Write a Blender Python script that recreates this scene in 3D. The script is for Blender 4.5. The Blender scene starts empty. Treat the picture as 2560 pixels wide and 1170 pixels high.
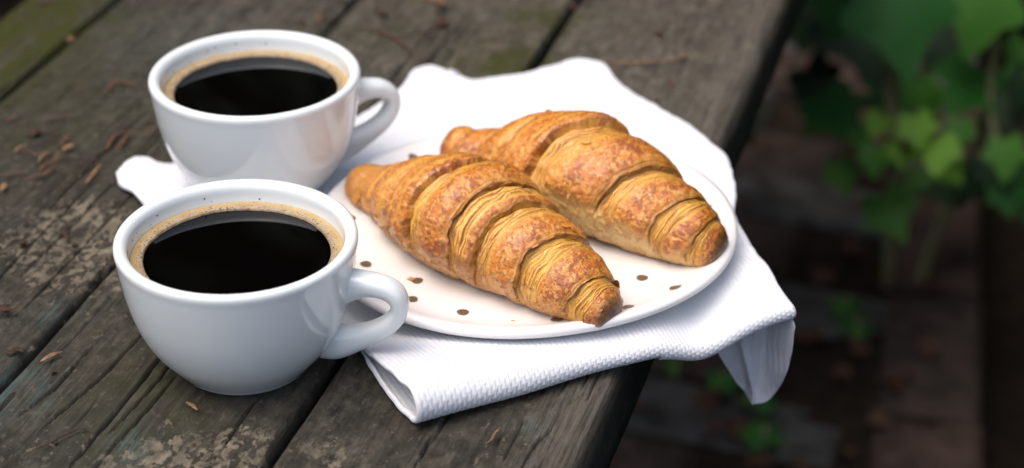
import bpy, math, random
import numpy as np
from mathutils import Vector, Matrix

R = math.radians
S = bpy.context.scene
COL = S.collection

# ------------------------------------------------------------------ camera
cd = bpy.data.cameras.new('camera')
cam = bpy.data.objects.new('camera', cd)
COL.objects.link(cam)
cam.location = (0, 0, 0.471)
cam.rotation_euler = (R(90 - 29.69), 0, 0)
cd.sensor_width = 36
cd.lens = 70.85
cd.clip_start = 0.02
cd.clip_end = 500
cd.dof.use_dof = True
cd.dof.focus_distance = 0.840
cd.dof.aperture_fstop = 6.0
cd.dof.aperture_blades = 0
S.camera = cam

# ------------------------------------------------------------------ sky, sun, exposure
SUN_EL, SUN_AZ = 70, -120          # azimuth from +y, positive to +x
w = bpy.data.worlds.new('World')
S.world = w
w.use_nodes = True
nt = w.node_tree
sky = nt.nodes.new('ShaderNodeTexSky')
sky.sky_type = 'NISHITA'
sky.sun_disc = False
sky.sun_elevation = R(SUN_EL)
sky.sun_rotation = R(SUN_AZ)
sky.air_density = 0.8
sky.dust_density = 5.0
sky.ozone_density = 1.0
bg = nt.nodes['Background']
bg.inputs['Strength'].default_value = 0.15
nt.links.new(sky.outputs['Color'], bg.inputs['Color'])
sd = bpy.data.lights.new('sun', 'SUN')
sd.energy = 0.5
sd.angle = R(60)
sd.color = (1.0, 0.97, 0.92)
sun = bpy.data.objects.new('sun', sd)
COL.objects.link(sun)
_d = Vector((math.sin(R(SUN_AZ)) * math.cos(R(SUN_EL)), math.cos(R(SUN_AZ)) * math.cos(R(SUN_EL)), math.sin(R(SUN_EL))))
sun.rotation_euler = _d.to_track_quat('Z', 'Y').to_euler()
sun.location = (0, 0, 4)
S.view_settings.view_transform = 'Standard'
S.view_settings.look = 'None'
S.view_settings.exposure = 0.84
S.view_settings.gamma = 1
S.view_settings.use_curve_mapping = False
S.render.engine = 'CYCLES'
S.cycles.use_denoising = True
S.cycles.max_bounces = 6
S.cycles.diffuse_bounces = 4
S.cycles.glossy_bounces = 3

# ------------------------------------------------------------------ helpers
def sstep(a, b, x):
    t = np.clip((x - a) / (b - a), 0, 1)
    return t * t * (3 - 2 * t)

def _hash(ix, iy, iz):
    h = (ix * 374761393 + iy * 668265263 + iz * 1274126177) & 0xFFFFFFFF
    h = ((h ^ (h >> 13)) * 1103515245) & 0xFFFFFFFF
    h = ((h ^ (h >> 16)) * 2246822519) & 0xFFFFFFFF
    return ((h ^ (h >> 15)) & 0xFFFFFF).astype(np.float32) / 8388608.0 - 1

def vnoise(x, y, z):
    x, y, z = np.broadcast_arrays(np.asarray(x, float), np.asarray(y, float), np.asarray(z, float))
    fx, fy, fz = np.floor(x), np.floor(y), np.floor(z)
    ix, iy, iz = fx.astype(np.int64), fy.astype(np.int64), fz.astype(np.int64)
    tx, ty, tz = x - fx, y - fy, z - fz
    tx = tx * tx * (3 - 2 * tx); ty = ty * ty * (3 - 2 * ty); tz = tz * tz * (3 - 2 * tz)
    def g(a, b, c): return _hash(ix + a, iy + b, iz + c)
    x00 = g(0,0,0) * (1 - tx) + g(1,0,0) * tx
    x10 = g(0,1,0) * (1 - tx) + g(1,1,0) * tx
    x01 = g(0,0,1) * (1 - tx) + g(1,0,1) * tx
    x11 = g(0,1,1) * (1 - tx) + g(1,1,1) * tx
    return (x00 * (1 - ty) + x10 * ty) * (1 - tz) + (x01 * (1 - ty) + x11 * ty) * tz

def fbm(x, y, z, oct=3, gain=0.5):
    r, a, s = 0, 1.0, 0
    for i in range(oct):
        r = r + a * vnoise(x * 2**i + 17.3 * i, y * 2**i - 9.1 * i, z * 2**i + 4.7 * i)
        s += a; a *= gain
    return r / s

def mesh(name, verts, faces, smooth=True):
    """faces: (n,4) or (n,3) int array, or a list of tuples."""
    me = bpy.data.meshes.new(name)
    verts = np.asarray(verts, np.float32)
    if isinstance(faces, np.ndarray):
        n, k = faces.shape
        me.vertices.add(len(verts)); me.vertices.foreach_set('co', verts.ravel())
        me.loops.add(n * k); me.loops.foreach_set('vertex_index', faces.astype(np.int32).ravel())
        me.polygons.add(n)
        me.polygons.foreach_set('loop_start', np.arange(0, n * k, k, dtype=np.int32))
        me.update(calc_edges=True)
    else:
        me.from_pydata([tuple(v) for v in verts.tolist()], [], [tuple(f) for f in faces])
        me.update()
    me.polygons.foreach_set('use_smooth', np.full(len(me.polygons), smooth))
    me.validate()
    return me

def attr_f(me, name, vals):
    a = me.attributes.new(name, 'FLOAT', 'POINT')
    a.data.foreach_set('value', np.asarray(vals, np.float32).ravel())

def attr_c(me, name, rgb):
    a = me.attributes.new(name, 'FLOAT_COLOR', 'POINT')
    c = np.ones((len(rgb), 4), np.float32); c[:, :3] = rgb
    a.data.foreach_set('color', c.ravel())

def obj(name, me, mat=None, parent=None, loc=None):
    o = bpy.data.objects.new(name, me)
    COL.objects.link(o)
    if mat and me is not None and not me.materials: me.materials.append(mat)
    if parent: o.parent = parent
    if loc is not None: o.location = loc
    return o

def tag(o, label=None, cat=None, group=None, kind=None):
    if label: o['label'] = label
    if cat: o['category'] = cat
    if group: o['group'] = group
    if kind: o['kind'] = kind
    return o

def root(name, loc, label, cat, group=None, rz=0):
    o = bpy.data.objects.new(name, None)
    o.empty_display_size = 0.02
    COL.objects.link(o)
    o.location = loc; o.rotation_euler = (0, 0, rz)
    return tag(o, label, cat, group)

def grid(nu, nv, wrap=False, flip=False):
    i, j = np.meshgrid(np.arange(nu - 1), np.arange(nv if wrap else nv - 1), indexing='ij')
    j2 = (j + 1) % nv
    f = np.stack([i * nv + j, (i + 1) * nv + j, (i + 1) * nv + j2, i * nv + j2], -1).reshape(-1, 4)
    return f[:, ::-1] if flip else f

def lathe(prof, n=96):
    prof = np.asarray(prof, float)
    t = np.linspace(0, 2 * np.pi, n, endpoint=False)
    v = np.stack([np.outer(prof[:, 0], np.cos(t)), np.outer(prof[:, 0], np.sin(t)), np.outer(prof[:, 1], np.ones(n))], -1)
    return v.reshape(-1, 3), grid(len(prof), n, True, True)

def spline(p, n):
    """Catmull-Rom through the control rows of p, n samples evenly by length."""
    p = np.asarray(p, float)
    q = np.vstack([2 * p[0] - p[1], p, 2 * p[-1] - p[-2]])
    out = []
    for i in range(1, len(q) - 2):
        t = np.linspace(0, 1, 24, endpoint=False)[:, None]
        a, b, c, d = q[i - 1], q[i], q[i + 1], q[i + 2]
        out.append(0.5 * (2 * b + (c - a) * t + (2 * a - 5 * b + 4 * c - d) * t**2 + (3 * b - a - 3 * c + d) * t**3))
    out = np.vstack(out + [p[-1:]])
    L = np.r_[0, np.cumsum(np.linalg.norm(np.diff(out[:, :3], axis=0), axis=1))]
    s = np.linspace(0, L[-1], n)
    return np.stack([np.interp(s, L, out[:, k]) for k in range(p.shape[1])], -1)

def tube(path, rad, n=8, flat=1.0, cap=True):
    path = np.asarray(path, float); m = len(path)
    rad = np.broadcast_to(np.asarray(rad, float), (m,))
    T = np.gradient(path, axis=0); T /= np.linalg.norm(T, axis=1)[:, None] + 1e-12
    up = np.array([0, 0, 1.0]) if abs(T[0, 2]) < .9 else np.array([1.0, 0, 0])
    vs = []
    for i in range(m):
        s = np.cross(T[i], up); s /= np.linalg.norm(s) + 1e-12
        u = np.cross(s, T[i])
        a = np.linspace(0, 2 * np.pi, n, endpoint=False)
        vs.append(path[i] + rad[i] * (np.outer(np.cos(a), s) + flat * np.outer(np.sin(a), u)))
    f = [tuple(x) for x in grid(m, n, True)]
    if cap:
        f.append(tuple(range(n))); f.append(tuple((m - 1) * n + k for k in reversed(range(n))))
    return np.vstack(vs), f

# ------------------------------------------------------------------ materials
class M:
    def __init__(self, name, rough=0.5, spec=0.5, **kw):
        self.m = bpy.data.materials.new(name); self.m.use_nodes = True
        self.t = self.m.node_tree; self.n = self.t.nodes
        self.p = self.n['Principled BSDF']
        self.p.inputs['Roughness'].default_value = rough
        self.p.inputs['Specular IOR Level'].default_value = spec
        for k, v in kw.items(): self.p.inputs[k.replace('_', ' ')].default_value = v
    def link(self, a, b): self.t.links.new(a, b)
    def co(self, kind='Object', scale=(1, 1, 1)):
        tc = self.n.new('ShaderNodeTexCoord'); mp = self.n.new('ShaderNodeMapping')
        mp.inputs['Scale'].default_value = scale
        self.link(tc.outputs[kind], mp.inputs['Vector']); return mp.outputs[0]
    def noise(self, vec, scale, detail=4, rough=.55, dist=0.0):
        k = self.n.new('ShaderNodeTexNoise')
        k.inputs['Scale'].default_value = scale; k.inputs['Detail'].default_value = detail
        k.inputs['Roughness'].default_value = rough; k.inputs['Distortion'].default_value = dist
        if vec is not None: self.link(vec, k.inputs['Vector'])
        return k.outputs['Fac']
    def vor(self, vec, scale, feat='F1'):
        k = self.n.new('ShaderNodeTexVoronoi'); k.feature = feat
        k.inputs['Scale'].default_value = scale; self.link(vec, k.inputs['Vector'])
        return k.outputs['Distance']
    def ramp(self, fac, stops):
        k = self.n.new('ShaderNodeValToRGB'); e = k.color_ramp.elements
        while len(e) < len(stops): e.new(0.5)
        for el, (pos, c) in zip(e, stops):
            el.position = pos
            el.color = (c, c, c, 1) if np.isscalar(c) else (*c, 1)
        self.link(fac, k.inputs['Fac']); return k.outputs['Color']
    def mix(self, fac, a, b, mode='MIX'):
        k = self.n.new('ShaderNodeMix'); k.data_type = 'RGBA'; k.blend_type = mode
        for v, i in ((fac, 0), (a, 6), (b, 7)):
            if hasattr(v, 'is_linked'): self.link(v, k.inputs[i])
            elif np.isscalar(v): k.inputs[i].default_value = v
            else: k.inputs[i].default_value = (*v, 1)
        return k.outputs[2]
    def math(self, op, a, b=0.0, clamp=False):
        k = self.n.new('ShaderNodeMath'); k.operation = op; k.use_clamp = clamp
        for v, i in ((a, 0), (b, 1)):
            if hasattr(v, 'is_linked'): self.link(v, k.inputs[i])
            else: k.inputs[i].default_value = v
        return k.outputs[0]
    def attr(self, name, out='Fac'):
        k = self.n.new('ShaderNodeAttribute'); k.attribute_name = name; return k.outputs[out]
    def rnd(self):
        return self.n.new('ShaderNodeObjectInfo').outputs['Random']
    def base(self, c):
        if hasattr(c, 'is_linked'): self.link(c, self.p.inputs['Base Color'])
        else: self.p.inputs['Base Color'].default_value = (*c, 1)
        return self
    def rough(self, v): self.link(v, self.p.inputs['Roughness'])
    def bump(self, h, dist=0.001, strength=1.0):
        k = self.n.new('ShaderNodeBump')
        k.inputs['Distance'].default_value = dist; k.inputs['Strength'].default_value = strength
        self.link(h, k.inputs['Height']); self.link(k.outputs[0], self.p.inputs['Normal'])

def m_wood():
    m = M('weathered_wood', 0.82, 0.25)
    g1 = m.noise(m.co('Object', (5, 95, 30)), 1.0, 6, .65, .6)       # broad grain
    g2 = m.noise(m.co('Object', (22, 620, 100)), 1.0, 5, .7, .3)      # fine grain
    b1 = m.noise(m.co('Object', (9, 16, 9)), 1.0, 4, .6, .4)          # blotches
    sp = m.noise(m.co('Object', (150, 260, 150)), 1.0, 4, .7)         # specks
    c = m.ramp(g1, [(.30, (.018, .015, .012)), (.48, (.058, .051, .041)), (.72, (.118, .106, .090))])
    f = m.ramp(g2, [(.32, .45), (.52, 1.0), (.72, 1.4)])
    c = m.mix(1.0, c, f, 'MULTIPLY')
    m1 = m.noise(m.co('Object', (110, 150, 110)), 1.0, 9, .74, .3)
    m2 = m.noise(m.co('Object', (34, 60, 34)), 1.0, 8, .72, .5)
    c = m.mix(.55, c, m.ramp(m2, [(.34, (.022, .020, .015)), (.50, (.070, .063, .047)), (.66, (.135, .122, .096))]))
    c = m.mix(1.0, c, m.ramp(m1, [(.34, .35), (.5, 1.0), (.66, 1.75)]), 'MULTIPLY')
    c = m.mix(m.ramp(b1, [(.45, 0.0), (.7, .45)]), c, (.088, .080, .060))
    c = m.mix(m.ramp(m.noise(m.co('Object', (14, 25, 9)), 1.0, 4, .6, .2), [(.5, 0.0), (.70, .35)]), c, (.085, .062, .042))
    c = m.mix(m.ramp(sp, [(.58, 0.0), (.68, .8)]), c, (.20, .18, .15))
    c = m.mix(m.math('MULTIPLY', m.attr('lighten'), .62), c, m.mix(1.0, c, (1.9, 1.9, 1.95), 'MULTIPLY'))  # lighter patches, mostly on the far part of the boards
    # worn pale top edge
    c = m.mix(m.math('MULTIPLY', m.attr('worn'), m.ramp(g2, [(.4, 0.0), (.6, 1.0)])), c, (.20, .18, .15))
    # green algae
    mo = m.math('MULTIPLY', m.attr('moss'), m.ramp(m.noise(m.co('Object', (40, 60, 40)), 1.0, 4, .6, .3), [(.32, .1), (.6, 1.0)]))
    c = m.mix(mo, c, (.062, .066, .010))
    # flaking pale patches
    ln = m.noise(m.co('Object', (150, 200, 150)), 1.0, 7, .72, .4)
    lm = m.math('GREATER_THAN', m.math('ADD', m.math('MULTIPLY', m.attr('lichen'), .16), ln), .70)
    lc = m.ramp(m.noise(m.co('Object', (170, 260, 170)), 1.0, 3, .6), [(.35, (.20, .165, .115)), (.55, (.40, .34, .25)), (.75, (.56, .48, .38))])
    c = m.mix(m.math('MULTIPLY', lm, m.ramp(m.noise(m.co('Object', (30, 40, 30)), 1.0, 3, .6), [(.35, .25), (.65, .85)])), c, lc)
    # remains of blue green paint
    pm = m.math('MULTIPLY', m.attr('paint'), m.ramp(g2, [(.46, 0.0), (.62, .7)]))
    c = m.mix(pm, c, (.10, .17, .17))
    # dirt lying in the cracks
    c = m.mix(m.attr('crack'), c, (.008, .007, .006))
    c = m.mix(1.0, c, (.61, .605, .57), 'MULTIPLY')
    m.base(c)
    h = m.math('ADD', m.math('MULTIPLY', m.math('ADD', g2, m1), .7), m.math('ADD', m.math('MULTIPLY', sp, .5), m.math('MULTIPLY', lm, .25)))
    m.bump(h, .0016, 1.0)
    return m.m

def m_porcelain():
    m = M('glazed_porcelain', 0.07, 0.5, Coat_Weight=0.4, Coat_Roughness=0.02)
    m.base((.755, .80, .785))
    m.bump(m.noise(m.co(), 60, 2), .0005, .04)
    return m.m

def m_plate():
    m = M('cream_stoneware', 0.22, 0.5)
    m.base(m.mix(m.ramp(m.noise(m.co(), 40, 3), [(.4, 0.0), (.7, .5)]), (.80, .79, .765), (.78, .762, .728)))
    m.bump(m.noise(m.co(), 90, 2), .0006, .12)
    return m.m

def m_cotton():
    m = M('white_cotton', 0.9, 0.15, Sheen_Weight=0.25)
    m.base(m.mix(m.ramp(m.noise(m.co(), 35, 3), [(.4, 0.0), (.7, 1.0)]), (.76, .775, .80), (.71, .725, .755)))
    m.bump(m.noise(m.co(), 2600, 3, .7), .0004, .6)
    return m.m

def m_coffee():
    m = M('black_coffee', 0.03, 0.5, IOR=1.333)
    m.base((.0012, .0009, .0008)); return m.m

def m_crema():
    m = M('coffee_foam', 0.32, 0.5)
    t = m.attr('ring')
    v = m.vor(m.co(), 900)
    v2 = m.vor(m.co(), 420)
    nz = m.noise(m.co(), 180, 3, .6)
    c = m.ramp(t, [(0.0, (.24, .17, .10)), (.35, (.36, .26, .145)), (.75, (.46, .30, .10)), (1.0, (.52, .36, .155))])
    c = m.mix(m.ramp(nz, [(.4, 0.0), (.7, .5)]), c, (.52, .41, .25))
    holes = m.math('MULTIPLY', m.math('LESS_THAN', v2, .20), m.math('GREATER_THAN', m.noise(m.co(), 260, 2), .52))
    c = m.mix(m.math('MULTIPLY', holes, .75), c, (.10, .06, .03))
    c = m.mix(m.math('MULTIPLY', m.math('LESS_THAN', v, .22), .35), c, (.22, .15, .08))
    m.base(c)
    m.bump(m.math('ADD', v, m.math('MULTIPLY', v2, .8)), .0006, .5)
    return m.m

def m_bubble():
    m = M('foam_bubble', 0.05, 0.6); m.base((.12, .08, .05)); return m.m

def m_pastry():
    m = M('baked_pastry', 0.42, 0.55, Coat_Weight=0.5, Coat_Roughness=0.2)
    c = m.attr('tint', 'Color')
    n1 = m.noise(m.co(), 900, 4, .6, .6)
    c = m.mix(m.ramp(n1, [(.3, 0.0), (.7, .55)]), c, m.mix(1.0, c, (.62, .45, .32), 'MULTIPLY'))
    m.base(c)
    m.rough(m.ramp(m.noise(m.co(), 300, 3), [(.3, .24), (.7, .46)]))
    m.bump(m.math('ADD', n1, m.math('MULTIPLY', m.noise(m.co(), 2400, 3), .5)), .0009, .7)
    return m.m

def m_gold():
    m = M('gold_lustre', 0.33, 0.5, Metallic=0.6)
    m.base(m.mix(m.ramp(m.noise(m.co(), 900, 3), [(.35, 0.0), (.65, 1.0)]), (.20, .15, .09), (.30, .225, .14))); return m.m

def m_litter(name, a, b):
    m = M(name, 0.7, 0.3)
    r = m.rnd()
    c = m.mix(r, a, b)
    n = m.noise(m.co(), 500, 4, .65)
    c = m.mix(m.ramp(n, [(.35, .75), (.65, 0.0)]), c, (.025, .014, .010))
    m.base(c); m.bump(n, .0008, .8); return m.m

def m_brick(name, a, b):
    m = M(name, 0.9, 0.2)
    n = m.noise(m.co(), 26, 6, .65)
    c = m.mix(m.rnd(), a, b)
    c = m.mix(m.ramp(n, [(.35, .8), (.62, 0.0)]), c, (.010, .010, .007))
    c = m.mix(m.ramp(m.noise(m.co(), 60, 5, .7), [(.55, 0.0), (.72, .6)]), c, (.045, .045, .038))
    m.base(c); m.bump(n, .004, .8); return m.m

def m_soil():
    m = M('dark_soil', 1.0, 0.1)
    n = m.noise(m.co(), 45, 8, .7)
    m.base(m.ramp(n, [(.3, (.012, .009, .007)), (.6, (.030, .022, .016)), (.8, (.055, .042, .03))]))
    m.bump(n, .02, .8); return m.m

def m_leaf(name, c, c2):
    m = M(name, 0.6, 0.22)
    m.base(m.mix(m.rnd(), c, c2))
    m.p.inputs['Subsurface Weight'].default_value = 0.0
    return m.m

def m_stone():
    m = M('mossy_wall_stone', 0.95, 0.2)
    n = m.noise(m.co(), 6, 8, .65)
    m.base(m.ramp(n, [(.3, (.012, .012, .008)), (.6, (.03, .029, .022)), (.8, (.02, .03, .01))]))
    m.bump(n, .03, .8); return m.m

WOOD = m_wood(); PORC = m_porcelain(); PLATE = m_plate(); COTTON = m_cotton(); COFFEE = m_coffee(); CREMA = m_crema()
BUBBLE = m_bubble(); PASTRY = m_pastry(); GOLD = m_gold()
NEEDLE = m_litter('dry_needle', (.19, .072, .036), (.13, .064, .040))
BARK = m_litter('dry_bark', (.085, .036, .018), (.05, .026, .016))
TWIG = m_litter('dry_twig', (.06, .036, .024), (.045, .026, .018))
STRAW = m_litter('dry_straw', (.38, .20, .09), (.31, .18, .095))
REDBRICK = m_brick('worn_red_brick', (.070, .045, .038), (.055, .040, .035))
GREYBRICK = m_brick('worn_grey_brick', (.090, .090, .086), (.070, .070, .068))
MORTAR = m_soil(); STONE = m_stone()
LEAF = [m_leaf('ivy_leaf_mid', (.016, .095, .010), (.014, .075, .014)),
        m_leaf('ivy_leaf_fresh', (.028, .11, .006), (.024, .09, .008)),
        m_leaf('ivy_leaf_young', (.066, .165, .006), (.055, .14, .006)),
        m_leaf('ivy_leaf_shaded', (.010, .034, .010), (.008, .026, .009))]  # shade of deep foliage put into this darker leaf colour
IVYSTEM = M('ivy_stem', .7, .3).base((.19, .19, .09)).m

# ------------------------------------------------------------------ ground, path, walls
GZ = -0.5
def sheet(x0, x1, y0, y1, z, n=60, amp=.01, sc=6):
    X, Y = np.meshgrid(np.linspace(x0, x1, n), np.linspace(y0, y1, n), indexing='ij')
    Z = z + amp * fbm(X * sc, Y * sc, 0 * X, 4)
    return mesh('ground', np.stack([X, Y, Z], -1).reshape(-1, 3), grid(n, n))
tag(obj('ground', sheet(-60, 60, -60, 60, GZ - .115, 90, .006), MORTAR), 'dark bare soil around the brick path', 'soil', kind='structure')

rng = random.Random(5)
e = np.array([math.sin(R(110)), math.cos(R(110))]); g = np.array([-e[1], e[0]])
bd = np.array([math.sin(R(11.4)), math.cos(R(11.4))]); bn = np.array([bd[1], -bd[0]])
b0 = np.array([.454, 1.691])
def path_base():
    # bed of the path: a slab whose right edge follows the kerb line
    L = [b0 + bd * -2.2, b0 + bd * 1.6, b0 + bd * 1.6 - bn * 1.9, b0 + bd * -2.2 - bn * 1.9]
    v = [(p[0], p[1], GZ - .007) for p in L] + [(p[0], p[1], GZ - .16) for p in L]
    return mesh('brick_path', v, [(0, 1, 2, 3), (4, 7, 6, 5), (0, 4, 5, 1), (1, 5, 6, 2), (2, 6, 7, 3), (3, 7, 4, 0)], False)
path = tag(obj('brick_path', path_base(), MORTAR), 'worn path of red and grey bricks beside the table', 'path', kind='structure')
def brick_mesh(l, wd, h, seed):
    r = np.random.RandomState(seed); b = .006
    v = []
    for z, ins in ((-h, 0), (-b, 0), (0, b)):
        for sx, sy in ((-1, -1), (1, -1), (1, 1), (-1, 1)):
            v.append((sx * (l / 2 - ins) + r.uniform(-.003, .003), sy * (wd / 2 - ins) + r.uniform(-.002, .002), z + (r.uniform(-.003, .002) if z > -b - 1e-6 else 0)))
    f = [(8, 9, 10, 11)]
    for k in (0, 4):
        for i in range(4):
            j = (i + 1) % 4
            f.append((k + i, k + j, k + 4 + j, k + 4 + i))
    return mesh('brick', v, f, False)
BM = {False: [brick_mesh(.198, .088, .06, s) for s in range(4)], True: [brick_mesh(.198, .088, .06, s + 9) for s in range(4)]}
for s in BM[False]: s.materials.append(REDBRICK)
for s in BM[True]: s.materials.append(GREYBRICK)
ang = math.atan2(e[1], e[0])
nb = 0
for row in range(-3, 13):
    off = .105 if row % 2 else 0
    for k in range(-6, 7):
        p = e * (.207 * k + off) + g * (1.080 + .098 * row)
        dn = (p - b0) @ bn
        if dn > -.150 or dn < -1.1 or p[1] < .8 or p[1] > 2.4: continue
        vx = p[0] - .2807 / .9598 * p[1]
        if vx < -.62: continue
        grey = (row % 2 == 1) if rng.random() < .8 else rng.random() < .5
        o = obj('brick', rng.choice(BM[grey]), None, path)
        o.location = (p[0] + rng.uniform(-.004, .004), p[1] + rng.uniform(-.004, .004), GZ + rng.uniform(-.006, .004))
        o.rotation_euler = (rng.uniform(-.02, .02), rng.uniform(-.02, .02), ang + rng.uniform(-.03, .03))
        nb += 1
for k in range(-6, 6):
    p = b0 + bd * (.206 * k) - bn * .044
    o = obj('edging_brick', rng.choice(BM[rng.random() < .35]), None, path)
    o.location = (p[0], p[1], GZ + rng.uniform(-.002, .006))
    o.rotation_euler = (0, rng.uniform(-.02, .02), math.atan2(bd[1], bd[0]) + rng.uniform(-.01, .01))

def wall(a, b, z0, z1, th, nu, nv, seed):
    a, b = np.array(a), np.array(b); d = b - a; L = np.linalg.norm(d); d /= L; n = np.array([d[1], -d[0]])
    vs, fs = [], []
    U, V = np.meshgrid(np.linspace(0, L, nu), np.linspace(z0, z1, nv), indexing='ij')
    k = 0
    for side in (1, -1):
        D = th / 2 + .02 * fbm(U * 3, V * 4, seed + 0 * U + side, 4)
        P = a + U[..., None] * d + side * D[..., None] * n
        vs.append(np.concatenate([P, V[..., None]], -1).reshape(-1, 3)); fs.append(grid(nu, nv, flip=side < 0) + k); k += nu * nv
    f = [tuple(x) for q in fs for x in q]
    N = nu * nv
    for i in range(nu - 1):
        f.append((i * nv + nv - 1, (i + 1) * nv + nv - 1, N + (i + 1) * nv + nv - 1, N + i * nv + nv - 1))
    for i in (0, nu - 1):
        for j in range(nv - 1):
            f.append((i * nv + j, i * nv + j + 1, N + i * nv + j + 1, N + i * nv + j))
    return mesh('added_wall', np.vstack(vs), f)
WR0, WR1 = b0 + bd * -1.1 + bn * .30, b0 + bd * .55 + bn * .30  # unseen low wall, added to keep sky light off the path
tag(obj('added_wall', wall(WR0, WR1, GZ - .2, .42, .12, 40, 30, 1), STONE), 'unseen low mossy wall added right of the brick path to shade it', 'wall')
tag(obj('added_wall', wall((-2.6, 2.45), (2.2, 2.45), GZ - .2, 1.75, .16, 60, 40, 2), STONE), 'unseen tall wall added beyond the brick path to darken the coffee reflection', 'wall')  # added out of view so the coffee reflects something dark

# ------------------------------------------------------------------ ivy
def leaf_mesh(name, seed, tooth=0.0):
    """five-lobed ivy leaf, stalk at the origin, tip towards +x, length 1, with folds and a curl"""
    r = np.random.RandomState(seed)
    o = [(-.02, 0), (-.16, .16), (-.20, .34), (-.02, .46), (.17, .42), (.24, .52), (.40, .58), (.50, .46), (.55, .30), (.80, .16), (1.0, 0)]
    o = np.array(o); o = np.vstack([o, (o[1:-1] * [1, -1])[::-1]])
    o = o + r.uniform(-.025, .025, o.shape)
    c = np.array([[.02, 0], [.35, 0], [.65, 0]])
    inner = o * .55 + np.array([.30, 0]) * .45
    v = np.vstack([o, inner, [[.32, 0]]])
    z = -.28 * np.abs(v[:, 1]) ** 1.2 * r.uniform(.2, 1.0) - .22 * v[:, 0] ** 2 * r.uniform(.3, 1.2) + r.uniform(-.02, .02, len(v))
    z += .06 * np.abs(v[:, 1])
    n = len(o); f = []
    for i in range(n):
        j = (i + 1) % n
        f.append((i, j, n + j, n + i)); f.append((n + i, n + j, 2 * n))
    return np.c_[v, z], f
LM = [[] for _ in LEAF]
for k in range(len(LEAF)):
    for s in range(5):
        me = mesh('leaf', *leaf_mesh('leaf', 10 * k + s)); me.materials.append(LEAF[k]); LM[k].append(me)

def aim(normal, tipdir):
    n = Vector(normal).normalized(); t = Vector(tipdir); t = (t - n * t.dot(n)).normalized()
    return Matrix((t, n.cross(t), n)).transposed().to_euler()

IVY = [((0.3019,1.4388,-0.1551),0.098,0),((0.262,1.4835,-0.1573),0.073,0),((0.3778,1.4973,-0.1736),0.080,1),((0.3733,1.5025,-0.2453),0.0626,0),((0.2669,1.491,-0.2653),0.062,0),((0.2896,1.4332,-0.2456),0.0254,2),((0.3183,1.413,-0.2407),0.0349,2),((0.3324,1.4036,-0.2571),0.0412,2),((0.3093,1.4214,-0.2663),0.0258,2),((0.2881,1.419,-0.2705),0.0302,1),((0.2718,1.4657,-0.3097),0.0333,1),((0.3086,1.4328,-0.3272),0.050,1),((0.4069,1.4739,-0.2954),0.0415,1),((0.4118,1.4748,-0.3342),0.0353,0),((0.4155,1.5158,-0.2218),0.0297,1),((0.2884,1.5954,-0.2438),0.0587,3),((0.2672,1.5947,-0.2854),0.0524,3),((0.3551,1.5517,-0.2801),0.0444,1),((0.3741,1.5488,-0.3658),0.0419,3),((0.4279,1.5805,-0.3103),0.0454,3),((0.3601,1.4479,-0.2602),0.0289,1),((0.3328,1.4641,-0.3126),0.0264,1),((0.3215,1.6172,-0.2863),0.0389,3),((0.3738,1.6111,-0.2566),0.0489,3),((0.4063,1.5221,-0.332),0.0341,3),((0.4421,1.5723,-0.2843),0.0414,3),((0.3581,1.4497,-0.2975),0.026,2),((0.2865,1.4626,-0.2748),0.026,1)]
vine = root('ivy_plant', (.36, 1.62, GZ - .11), 'ivy with large lobed green leaves trailing over the edge of the brick path', 'ivy')
vb = np.array(vine.location)
STEM = [(.36, 1.62, GZ - .11), (.335, 1.60, -.30), (.315, 1.53, -.16), (0.3065,1.4725,-0.1766),(0.3061,1.4726,-0.1968),(0.3032,1.4678,-0.2252),(0.3048,1.4564,-0.2454),(0.3074,1.4451,-0.2652),(0.3163,1.469,-0.304)]
obj('stem', mesh('stem', *tube(spline(np.array(STEM) - vb, 40), np.linspace(.006, .0042, 40))), IVYSTEM, vine)
STEM2 = [(.36, 1.62, GZ - .11), (.42, 1.60, -.28), (.40, 1.53, -.20), (.395, 1.50, -.26), (.41, 1.48, -.32)]
obj('stem', mesh('stem', *tube(spline(np.array(STEM2) - vb, 30), np.linspace(.006, .0022, 30))), IVYSTEM, vine)
r = random.Random(3)
allleaf = [(np.array(p), s, t) for p, s, t in IVY]
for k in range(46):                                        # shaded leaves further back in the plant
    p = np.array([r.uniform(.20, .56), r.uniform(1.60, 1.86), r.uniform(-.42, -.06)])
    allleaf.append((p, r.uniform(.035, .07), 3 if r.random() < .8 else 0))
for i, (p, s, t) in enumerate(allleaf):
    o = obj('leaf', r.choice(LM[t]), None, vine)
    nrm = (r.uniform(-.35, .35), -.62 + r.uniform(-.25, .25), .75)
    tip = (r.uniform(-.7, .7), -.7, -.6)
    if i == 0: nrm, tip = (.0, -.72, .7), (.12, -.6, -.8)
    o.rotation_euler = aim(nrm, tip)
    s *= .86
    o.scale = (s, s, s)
    ctr = o.rotation_euler.to_matrix() @ Vector((s * .4, 0, 0))
    o.location = Vector(p - vb) - ctr

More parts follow.
